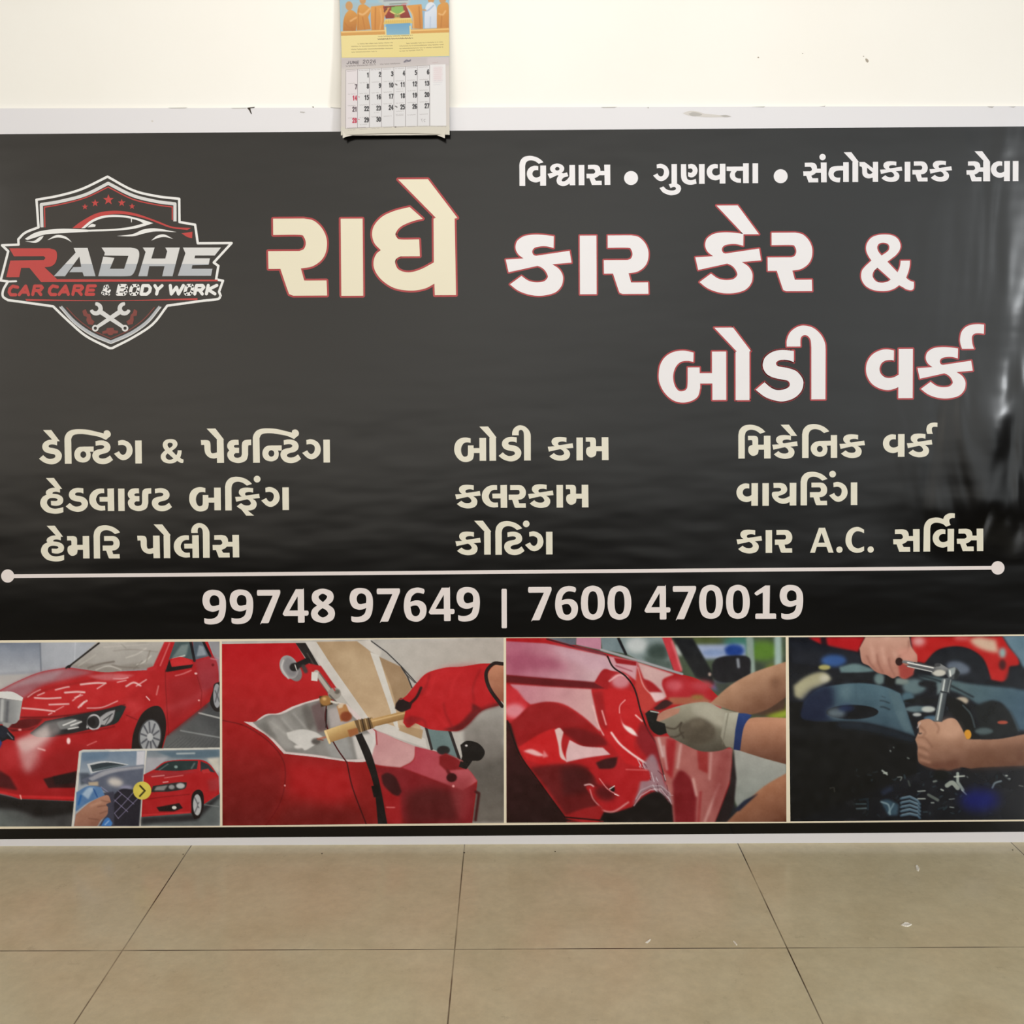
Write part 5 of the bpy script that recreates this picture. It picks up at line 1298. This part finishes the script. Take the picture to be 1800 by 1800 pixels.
p.poly("618,75 945,75 ~960,150 1002,212 ~1002,270 962,362 ~905,390 ~860,372 ~820,388 ~770,362 ~700,342 ~640,292 ~590,262 573,160", (190, 146, 130), 3, 1, (760, 100, 760, 380, (158, 106, 92)))
for s in ("700,205 ~710,270 745,340", "625,215 ~650,270 690,320", "788,235 ~800,300 832,366", "940,100 ~930,180 850,230"): p.line(s, 10, (128, 82, 72), 7, .8)
for s in ("660,150 680,260", "740,160 760,270", "820,180 850,230"): p.line(s, 26, (206, 164, 148), 12, .6)
p.poly("858,272 ~920,268 984,282 975,362 ~920,392 875,382", (150, 60, 54), 7); p.poly("850,180 960,150 1000,215 985,262 900,250", (196, 140, 126), 12, .8)
p.ell(868, 262, 28, 30, (40, 18, 18), 3)
p.poly("888,266 ~920,253 1130,298 1175,278 1240,318 1228,362 1120,342 930,302", (120, 122, 124), 2, 1, (1000, 270, 990, 320, (54, 56, 60))); p.line("930,268 1120,308", 9, (224, 224, 222), 2); p.line("930,296 1110,336", 7, (200, 200, 198), 2); p.line("900,275 930,285", 9, (170, 100, 80), 3); p.line("980,268 1140,300", 5, (30, 30, 34), 2); p.ell(1155, 288, 24, 14, (60, 62, 66), 3)
p.ell(1170, 348, 46, 24, (188, 186, 178), 5)
p.ell(1270, 352, 50, 46, (66, 70, 74), 3); p.poly("1232,320 1285,305 1300,340 1240,385", (140, 148, 150), 4); p.line("1245,330 1250,370", 9, (220, 222, 218), 3); p.poly("1290,320 1320,345 1310,395 1275,400", (30, 34, 38), 4)
p.poly("1188,392 1268,384 1244,508 1172,482", (104, 112, 116), 2, 1, (1180, 440, 1262, 450, (48, 54, 60))); p.line("1205,400 1192,480", 12, (196, 202, 200), 3); p.line("1250,400 1230,490", 6, (150, 158, 158), 3); p.line("1175,485 1240,500", 8, (36, 40, 46), 2)
p.poly("1172,492 1226,502 1188,718 1128,714", (92, 100, 104), 2, 1, (1150, 600, 1205, 610, (54, 60, 66))); p.line("1184,505 1150,700", 12, (186, 192, 190), 3)
rg = np.random.RandomState(11)
for i in range(60):
    x = 500 + 1100 * rg.rand(); y = 1080 + 340 * rg.rand()
    v = 40 + 50 * rg.rand(); L_ = 10 + 40 * rg.rand(); an = rg.rand() * 6.28
    p.line([(x, y), (x + L_ * math.cos(an), y + L_ * .5 * math.sin(an))], 4 + 10 * rg.rand(), (v * .7, v * .95, v * 1.05), 4, .7)
LG = (176, 184, 176)
for s, w, c in (("735,1080 770,1108", 14, LG), ("745,1100 770,1095", 10, LG), ("850,1130 ~880,1130 870,1155", 9, (110, 116, 112)), ("930,1160 940,1195", 14, (60, 66, 64)), ("340,1210 ~370,1205 375,1235", 9, (90, 88, 78)), ("1172,1134 1215,1126", 8, LG), ("1300,1105 1300,1160", 22, (150, 160, 154)),
                ("1275,1130 1350,1125", 12, LG), ("1220,1195 ~1260,1175 1300,1215", 34, (150, 158, 150)), ("1300,1170 1340,1230", 22, (140, 150, 146)), ("1330,1230 1365,1265", 10, LG), ("1120,1165 1140,1160", 16, (110, 118, 114)), ("1000,1238 1055,1235", 8, LG), ("1000,1294 1055,1294", 9, LG),
                ("1080,1265 1150,1305", 22, (90, 98, 94)), ("1100,1325 1120,1325", 8, LG), ("1235,1300 1275,1296", 5, LG), ("1240,1358 1270,1362", 6, LG), ("1175,1225 1190,1232", 12, LG), ("535,1330 610,1330", 9, (100, 130, 140)), ("540,1365 615,1362", 12, (120, 145, 152)), ("560,1300 ~620,1300 625,1370", 16, (26, 44, 58)),
                ("1560,1215 ~1580,1180 1625,1165", 14, (120, 134, 142)), ("1660,1125 1670,1125", 12, LG), ("1680,1148 1692,1148", 9, LG), ("1640,1115 1690,1160", 6, (70, 76, 80)), ("1760,1200 1790,1205", 8, (110, 112, 106)), ("795,930 798,935", 12, (110, 116, 112)), ("925,985 935,990", 12, (96, 102, 98)), ("820,905 822,907", 12, (70, 76, 74)), ("1370,1130 1375,1135", 10, (96, 102, 98))):
    p.line(s, w, c, 3, .9)
for i in range(5): p.line([(872, 1292 + i * 32), (940, 1280 + i * 32), (1000, 1310 + i * 28), (1015, 1335 + i * 26)], 15, (74, 98, 116), 4); p.line([(880, 1284 + i * 32), (940, 1272 + i * 32), (1000, 1302 + i * 28)], 5, (130, 154, 168), 3)
p.poly("720,1310 ~780,1300 860,1340 850,1420 780,1420", (48, 70, 86), 8); p.line("725,1315 ~780,1340 790,1410", 12, (120, 142, 152), 4); p.line("820,1330 780,1400", 10, (110, 134, 146), 4); p.poly("720,1240 800,1200 820,1230 740,1270", (26, 34, 52), 8)
p.ell(1470, 1310, 150, 84, (14, 22, 92), 34); p.ell(1180, 1120, 60, 40, (10, 14, 16), 10)
p.poly("40,900 700,880 640,1450 40,1470", (10, 11, 12), 60, .5)
p.noise(0.7, 4); p.noise(2.4, 24, 5.0)
p.mesh('photo_print', [(1386.2, 1120.2), (1885, 1117.6), (1885, 1440.0), (1389.4, 1443.8)], BO + 0.0010, m_print, banner, KP)['label'] = 'photo of bare hands working a ratchet over an engine'

# ------------------------------------------------------------------ wall calendar
def cal_off(px, py):
    t = np.clip((np.asarray(py, float) + 70) / 310.0, 0, 1)
    x = (np.asarray(px, float) - 695) / 95.0
    return 0.011 + 0.036 * t ** 1.3 + 0.0015 * x * x


cal_base = P(695, 238, 0.0)
calendar = empty('wall_calendar', cal_base, 'paper wall calendar showing June 2026 hanging over the banner top edge', 'calendar')
m_paper = plain('calendar_paper', (208, 202, 190), 0.65)
m_page = paper_attr('calendar_print')
V = View(560, 0, 6)
p = Paint(597, -70, 789.5, 101, 2.0, V, (164, 202, 222))
SK = (214, 158, 96); OR = (226, 160, 74); ORD = (190, 118, 44)
p.poly("220,-420 1380,-420 1380,-200 220,-200", (120, 170, 205), 60)
p.poly("610,-300 1000,-300 960,40 900,55 690,70 640,20", (196, 206, 204), 12); p.line("690,10 940,0", 10, (130, 130, 150), 4); p.line("750,44 920,36", 8, (120, 130, 120), 4); p.line("880,50 930,40", 10, (224, 140, 140), 4)
p.poly("240,340 240,60 300,20 690,40 690,340", (172, 196, 206), 10)
p.poly("520,150 560,130 570,310 530,310", (160, 190, 215), 6)
p.ell(322, 62, 38, 48, SK, 3); p.poly("248,325 ~255,230 ~280,150 ~330,105 ~385,130 ~412,180 400,240 385,325", OR, 3, 1, (300, 120, 340, 325, ORD)); p.line("330,220 ~380,190 410,180", 18, (236, 178, 110), 4); p.line("270,240 ~300,280 360,300", 8, ORD, 4); p.line("340,280 350,325", 8, ORD, 4)
p.ell(468, 0, 34, 46, SK, 3); p.poly("395,322 ~400,180 ~420,70 ~470,45 ~520,70 ~550,110 520,180 545,310", OR, 3, 1, (430, 80, 480, 320, (204, 134, 56))); p.line("420,140 ~470,150 540,90", 20, (238, 184, 116), 4); p.line("460,180 480,310", 8, ORD, 4); p.line("420,90 410,300", 6, ORD, 4)
p.poly("552,320 ~548,180 555,70 690,55 ~712,120 ~690,200 685,320", (230, 160, 76), 3, 1, (560, 100, 690, 300, (212, 140, 60))); p.line("600,80 590,310", 10, ORD, 5); p.line("650,90 ~660,200 640,310", 10, (240, 180, 110), 5); p.line("690,100 720,70", 12, (240, 190, 120), 4)
p.poly("680,66 925,55 972,192 706,198", (166, 64, 46), 2, 1, (820, 60, 820, 195, (142, 46, 36))); p.line("740,80 700,150", 22, (226, 160, 80), 4); p.line("690,120 720,95", 10, (90, 70, 40), 3)
p.poly("770,70 890,63 905,135 ~830,150 762,138", (140, 186, 92), 4); p.line("755,120 ~830,155 905,120", 14, (234, 214, 130), 3); p.line("700,80 800,68", 8, (90, 60, 40), 3)
p.ell(815, 170, 18, 20, (150, 160, 90), 4); p.ell(845, 172, 16, 18, (150, 150, 80), 4); p.ell(830, 195, 40, 10, (228, 200, 110), 4)
p.poly("700,205 975,190 992,240 985,250 678,258", (232, 198, 108), 2); p.line("705,212 975,200", 10, (244, 222, 150), 3)
for i in range(14): p.line([(715 + i * 20, 208), (712 + i * 20, 242)], 4, (206, 160, 74), 2, .7)
p.poly("930,62 1088,48 ~1105,180 1100,312 985,305 ~990,180 ~960,110", (230, 160, 76), 3, 1, (960, 100, 1100, 300, (208, 136, 58))); p.line("930,70 ~990,160 1000,300", 10, (244, 196, 130), 4); p.line("1060,70 1070,300", 9, ORD, 5)
p.poly("1095,110 1125,80 1130,310 1105,310", (150, 186, 214), 5)
p.ell(1190, 0, 34, 40, SK, 3); p.poly("1118,305 ~1120,160 ~1140,60 ~1190,25 ~1235,60 ~1255,150 1252,300", (232, 238, 248), 3, 1, (1130, 100, 1250, 280, (206, 218, 236))); p.line("1120,120 ~1160,110 1215,60", 14, (168, 192, 224), 4); p.line("1180,180 1175,300", 8, (180, 196, 222), 4); p.line("1100,108 1130,110", 14, SK, 3)
p.ell(1312, 0, 36, 46, SK, 3); p.poly("1248,310 ~1250,160 ~1260,70 ~1320,35 ~1375,60 1378,312", OR, 3, 1, (1260, 80, 1370, 300, (206, 134, 56))); p.line("1270,150 ~1310,160 1340,120", 18, (238, 184, 116), 4); p.line("1300,170 1290,305", 8, ORD, 5)
p.poly("225,332 695,318 700,372 225,380", (222, 164, 84), 3); p.line("235,336 692,324", 14, (250, 206, 128), 3); p.poly("955,315 1390,300 1390,352 958,368", (222, 164, 84), 3); p.line("960,326 1385,312", 14, (250, 206, 128), 3)
p.poly("225,376 1390,350 1390,602 225,615", (247, 229, 160), 1, 1, (400, 380, 900, 600, (243, 224, 150)))
p.poly("706,258 965,245 968,368 702,372", (112, 168, 206), 2, 1, (830, 250, 830, 372, (140, 186, 208))); p.line("700,290 703,375", 14, (246, 222, 150), 2); p.line("962,280 964,370", 14, (246, 222, 150), 2)
rg = np.random.RandomState(3)
INK = (120, 104, 70)


def scribble(x0, x1, y0, y1, h, ink, w=4):
    """lines of print too small to read"""
    x = x0
    while x < x1:
        l = 8 + 14 * rg.rand()
        y = y0 + (y1 - y0) * (x - x0) / max(1, x1 - x0)
        a_ = h * (.5 - rg.rand() * .4)
        p.line([(x, y - a_), (min(x1, x + l * .5), y + a_ * .6), (min(x1, x + l), y - a_ * .3)], w, ink, 1.5, .75)
        x += l + 3 + (8 if rg.rand() < .25 else 0)


scribble(620, 985, 386, 376, 12, INK); scribble(615, 988, 414, 406, 18, (104, 84, 60), 6)
for r_ in range(4):
    scribble(330 if r_ else 400, 772 if r_ < 3 else 600, 462 + r_ * 30 - (4 if r_ else 0), 452 + r_ * 30, 10, INK)
    scribble(845 if r_ else 920, 1312 if r_ < 3 else 1095, 462 + r_ * 27, 450 + r_ * 27, 10, INK)
p.mesh('picture_page', [(594.5, -70), (788.5, -70), (789.8, 99.5), (600.5, 101.8)], cal_off, m_page, calendar, 0.76)['label'] = 'picture page with orange robed figures above a yellow text panel'

p = Paint(600, 99.5, 790.5, 238, 2.0, V, (224, 216, 210))
p.poly("230,600 1400,595 1400,690 230,720", (205, 196, 196), 12, 1, (300, 620, 300, 720, (214, 206, 204)))
p.poly("230,1340 1400,1330 1400,1450 230,1450", (226, 220, 206), 8)
p.poly("1150,600 1400,600 1400,680 1150,690", (218, 208, 208), 10)
DG = {'0': ["~.5,0 ~.1,.25 ~.1,.75 ~.5,1 ~.9,.75 ~.9,.25 ~.5,0"], '1': [".2,.25 .6,.02 .6,1"], '2': [".08,.28 ~.25,.03 ~.75,.03 ~.9,.3 ~.6,.6 .08,.98 .95,.98"],
      '3': [".08,.18 ~.4,0 ~.88,.2 ~.7,.45 .4,.47", ".4,.47 ~.8,.52 ~.92,.75 ~.5,1 .05,.85"], '4': [".7,1 .7,0 .05,.7 .98,.7"], '5': [".88,.02 .2,.02 .15,.42 ~.6,.36 ~.92,.65 ~.55,1 .06,.88"],
      '6': [".85,.1 ~.5,.0 ~.1,.4 ~.1,.75 ~.5,1 ~.9,.78 ~.8,.48 ~.45,.42 .12,.65"], '7': [".06,.03 .94,.03 .4,1"], '8': ["~.5,.46 ~.14,.24 ~.5,0 ~.86,.24 ~.5,.46 ~.08,.75 ~.5,1 ~.92,.75 ~.5,.46"],
      '9': [".12,.9 ~.5,1 ~.9,.6 ~.9,.25 ~.5,0 ~.1,.25 ~.25,.52 ~.6,.56 .88,.35"],
      'J': [".75,0 .75,.8 ~.4,1 .05,.8"], 'U': [".1,0 ~.1,.8 ~.5,1 ~.9,.8 .9,0"], 'N': [".1,1 .1,0 .9,1 .9,0"], 'E': [".9,0 .1,0 .1,1 .9,1", ".1,.48 .75,.48"]}


def digits(txt, xr, yc, h, w, lw, ink, slant=0.0, gap=4):
    n = len(txt)
    for i, c in enumerate(txt):
        x0 = xr - (n - i) * (w + gap) + gap
        for s in DG[c]:
            q = [(x0 + a_[0] * w + slant * (1 - a_[1]) * h, yc - h / 2 + a_[1] * h, a_[2]) for a_ in parse(s)]
            p.line(expand(q, False), lw, ink, 1.0)


digits('JUNE', 424, 649, 28, 25, 5.5, (60, 54, 60), .15, 9); digits('2026', 604, 642, 33, 27, 4.8, (60, 54, 60), .1, 10)
scribble(290, 600, 688, 676, 16, (110, 102, 100), 5); scribble(650, 862, 672, 664, 14, (120, 112, 110), 5)
p.line("905,650 ~930,632 ~955,640 972,630", 12, (110, 106, 120), 3); p.line("910,652 970,642", 6, (120, 116, 126), 2)
scribble(1205, 1260, 662, 655, 6, (190, 150, 150), 3)
GX = [288, 412, 538, 665, 795, 918, 1045, 1174]
TOP = lambda x: 728 - (x - 288) * 0.045
BOT = lambda x: 1356 - (x - 288) * 0.022
p.poly([(288, TOP(288)), (1174, TOP(1174)), (1174, BOT(1174)), (288, BOT(288))], (236, 234, 236), 1)
p.poly([(288, TOP(288)), (412, TOP(412)), (412, BOT(412)), (288, BOT(288))], (238, 230, 233), 1)
p.poly([(1174, TOP(1174)), (1180, 684), (1344, 680), (1350, 1335), (1180, 1340)], (244, 242, 243), 1)
p.poly("1215,705 1310,700 1310,860 1215,865", (240, 226, 228), 10, .8)
for r_ in range(9): scribble(1215, 1315 - 10 * (r_ % 3), 720 + r_ * 22, 716 + r_ * 22, 5, (226, 196, 200) if r_ < 6 else (196, 196, 206), 2.5)
for i, x in enumerate(GX): p.line([(x, TOP(x)), (x + 1, BOT(x))], 3.4, (120, 110, 112) if i < 7 else (90, 80, 86), .8)
for r_ in range(6):
    for c in range(7):
        xa, xb = GX[c], GX[c + 1]
        y = 740 + 132 * r_ - (xa - 288) * .045 + (-18 if r_ > 1 else 0) - (r_ > 2) * 8
        if r_ == 0: scribble(xa + 14, xb - 14, y + 2, y - 2, 5, (120, 100, 104), 3)
        elif r_ < 6: scribble(xa + 24, xb - 22, y + 2, y - 2, 8, (150, 142, 142), 3)
p.line([(288, 728), (1174, 688)], 3, (150, 140, 140), 1)
p.line("288,1358 ~800,1346 1350,1336", 3, (150, 140, 138), 1)
scribble(305, 500, 1352, 1348, 8, (140, 130, 128), 4); scribble(1190, 1345, 1338, 1345, 6, (150, 140, 136), 3)
d = 1
for r_ in range(5):
    for c in range(7):
        if r_ == 0 and c == 0: continue
        if d > 30: break
        ink = (200, 44, 78) if d in (14, 28) else ((84, 66, 76) if c == 0 else (52, 50, 54))
        digits(str(d), GX[c + 1] - 7, 784 - (c - 1) * 5 + r_ * 120, 46, 18, 10.5, ink, 0, 7)
        if d in (14, 28): p.line([(GX[1] + 14, 784 + r_ * 120 - 8), (GX[1] + 18, 784 + r_ * 120 - 4)], 9, (210, 60, 90), 1)
        if d in (11, 25): p.line([(GX[c] + 18, 770 + r_ * 118 - 4), (GX[c] + 34, 770 + r_ * 118 + 6)], 12, (110, 104, 104), 2)
        d += 1
for s in ("1085,1258 1098,1290", "1098,1258 1086,1262", "1120,1262 ~1112,1275 ~1126,1285 1114,1290", "1112,1262 1130,1260"): p.line(s, 3, (150, 146, 148), 1)
p.ell(815, 1352, 9, 8, (110, 100, 96), 3)
scribble(820, 895, 1175, 1173, 8, (150, 144, 144), 3); scribble(815, 900, 1208, 1206, 8, (150, 144, 144), 3); scribble(440, 515, 1315, 1311, 8, (150, 144, 144), 3); scribble(590, 640, 1187, 1186, 5, (160, 154, 154), 3); scribble(825, 890, 938, 936, 5, (160, 154, 154), 3)
p.mesh('month_page', [(600.0, 101.5), (789.8, 99.3), (790.2, 236.8), (599.3, 238.0)], cal_off, m_page, calendar, 0.76,
       warp=lambda u, v: -3.4 * np.sin(np.pi * np.clip(u, 0, 1)) * np.clip((v - .85) / .15, 0, 1))['label'] = 'month page with a grid of numbered days'


def sheet(name, pts, dz, thick, label=None):
    """a thin stack of paper behind the front pages"""
    me = bpy.data.meshes.new(name)
    n = len(pts)
    vs = []
    for t in (0.0, thick):
        for q in pts:
            off = float(cal_off(q[0], q[1])) - dz - t
            vs.append(tuple(P(q[0], q[1], max(off, 0.001)) - cal_base))
    fs = []
    half = n // 2                       # pts: left edge down, then right edge up
    for i in range(half - 1):
        a_, b_, c_, d_ = i, i + 1, n - 2 - i, n - 1 - i
        fs.append((a_, b_, c_, d_)); fs.append((n + d_, n + c_, n + b_, n + a_))
    for i in range(n):
        j = (i + 1) % n
        fs.append((j, i, n + i, n + j))
    me.from_pydata(vs, [], fs)
    me.materials.append(m_paper)
    o = link(name, me, calendar)
    if label: o['label'] = label
    return o


rows = [-70 + 310 * i / 16.0 for i in range(17)]
lft = [(594.2 + 5.0 * min(1, (y + 70) / 150), min(y, 238.2)) for y in rows]
rgt = [(788.8 + 1.6 * min(1, (y + 70) / 150), min(y, 237.4)) for y in rows[::-1]]
sheet('page_stack', lft + rgt, 0.004, 0.005)
a = Art()
a.fill([expand("602,205 602.5,242.8 ~612,239.6 ~630,236.8 ~660,235.4 ~700,234.6 ~735,233.6 ~752,233.8 ~766,237 782,243 782.5,205")])
me_o = a.build('curled_page', m_paper, calendar, 0.0)
bm = bmesh.new(); bm.from_mesh(me_o.data)
for v_, q in zip(bm.verts, a.v):
    v_.co = P(q[0], q[1], float(cal_off(q[0], q[1])) - 0.009 + 0.014 * max(0, (q[1] - 234) / 9.0)) - cal_base
bm.to_mesh(me_o.data); bm.free()
me_o['label'] = 'under page with its bottom corners curling down'
bx0, bx1 = P(593, -72, 0.0), P(790, -72, 0.0)
box('binding_strip', bx0.x, bx1.x, -0.013, 0.0, bx0.z - 0.004, bx0.z + 0.012, plain('binding_tin', (150, 150, 152), 0.35), calendar, 0.001)

# ------------------------------------------------------------------ small marks
a = Art()
a.fill([expand("1521,103 ~1524,103 ~1527,107 ~1525,110 ~1522,107")]); a.fill([ell_pts(1333, 101, 1.6, 1.4, 8)]); a.fill([ell_pts(1518, 99, 1, .9, 8)]); a.fill([ell_pts(1411, 94, 1, .9, 8)])
o = a.build('wall_mark', plain('wall_mark_grey', (170, 160, 146), 0.8), wl, 0.0006)
o['label'] = 'small grey chips in the wall paint'

m_flake = plain('flake_white', (246, 240, 226), 0.7)


def flake(s, label):
    pts = expand(s)
    cx = sum(q[0] for q in pts) / len(pts); cy = sum(q[1] for q in pts) / len(pts)
    c = F(cx, cy)
    bm = bmesh.new()
    lo = [bm.verts.new(F(*q) - c) for q in pts]
    up = [bm.verts.new((F(*q) - c) * .8 + Vector((0, 0, 0.0012 + 0.0008 * math.sin(i * 2.1)))) for i, q in enumerate(pts)]
    n = len(pts)
    bm.faces.new(up); bm.faces.new(lo[::-1])
    for i in range(n): bm.faces.new((lo[i], lo[(i + 1) % n], up[(i + 1) % n], up[i]))
    bmesh.ops.recalc_face_normals(bm, faces=bm.faces[:])
    me = bpy.data.meshes.new('paint_flake')
    bm.to_mesh(me); bm.free(); me.materials.append(m_flake)
    o = link('paint_flake', me); o.location = c
    o['label'] = label; o['category'] = 'paint flake'; o['group'] = 'paint flakes on the floor'


flake("1609,1522 ~1612,1520 ~1616,1526 1615,1532 ~1611,1530", 'white paint flake on floor nearest the board, toward right')
flake("1583,1626 ~1592,1621 ~1603,1625 ~1596,1629 ~1588,1628", 'widest white paint flake lying flat on right tile')
flake("1134,1657 1144,1651 1143,1654 1138,1658", 'short sliver flake on the middle tile near its front seam')
flake("1288,1655 ~1290,1654 ~1296,1661 1294,1662", 'thin slanted flake just left of the right slanting seam')
m_crumb = plain('crumb_dark', (60, 50, 40), 0.8)


def crumb(px, py, r, label):
    c = F(px, py)
    bm = bmesh.new()
    bmesh.ops.create_icosphere(bm, subdivisions=2, radius=r)
    rr = random.Random(int(px))
    for v in bm.verts: v.co = v.co * (0.75 + .5 * rr.random()); v.co.z = v.co.z * .7 + r * .55
    for v in bm.verts: v.co.z = max(v.co.z, 0)
    me = bpy.data.meshes.new('grit_crumb'); bm.to_mesh(me); bm.free(); me.materials.append(m_crumb)
    o = link('grit_crumb', me); o.location = c
    o['label'] = label; o['category'] = 'grit'; o['group'] = 'grit along the banner foot'


for px, py, r, lab in ((816, 1499.5, .0022, 'dark grit crumb at the banner foot by the middle tile seam'), (566, 1501.0, .0018, 'dark grit crumb at the banner foot under the red glove photo'),
                       (976, 1497.3, .0018, 'dark grit crumb at the banner foot under the dented door photo'), (322, 1502.2, .0015, 'tiny dark crumb at the banner foot by the left slanting seam'),
                       (1780, 1494.6, .0018, 'dark grit crumb at the banner foot by the far right seam')):
    crumb(px, py, r, lab)
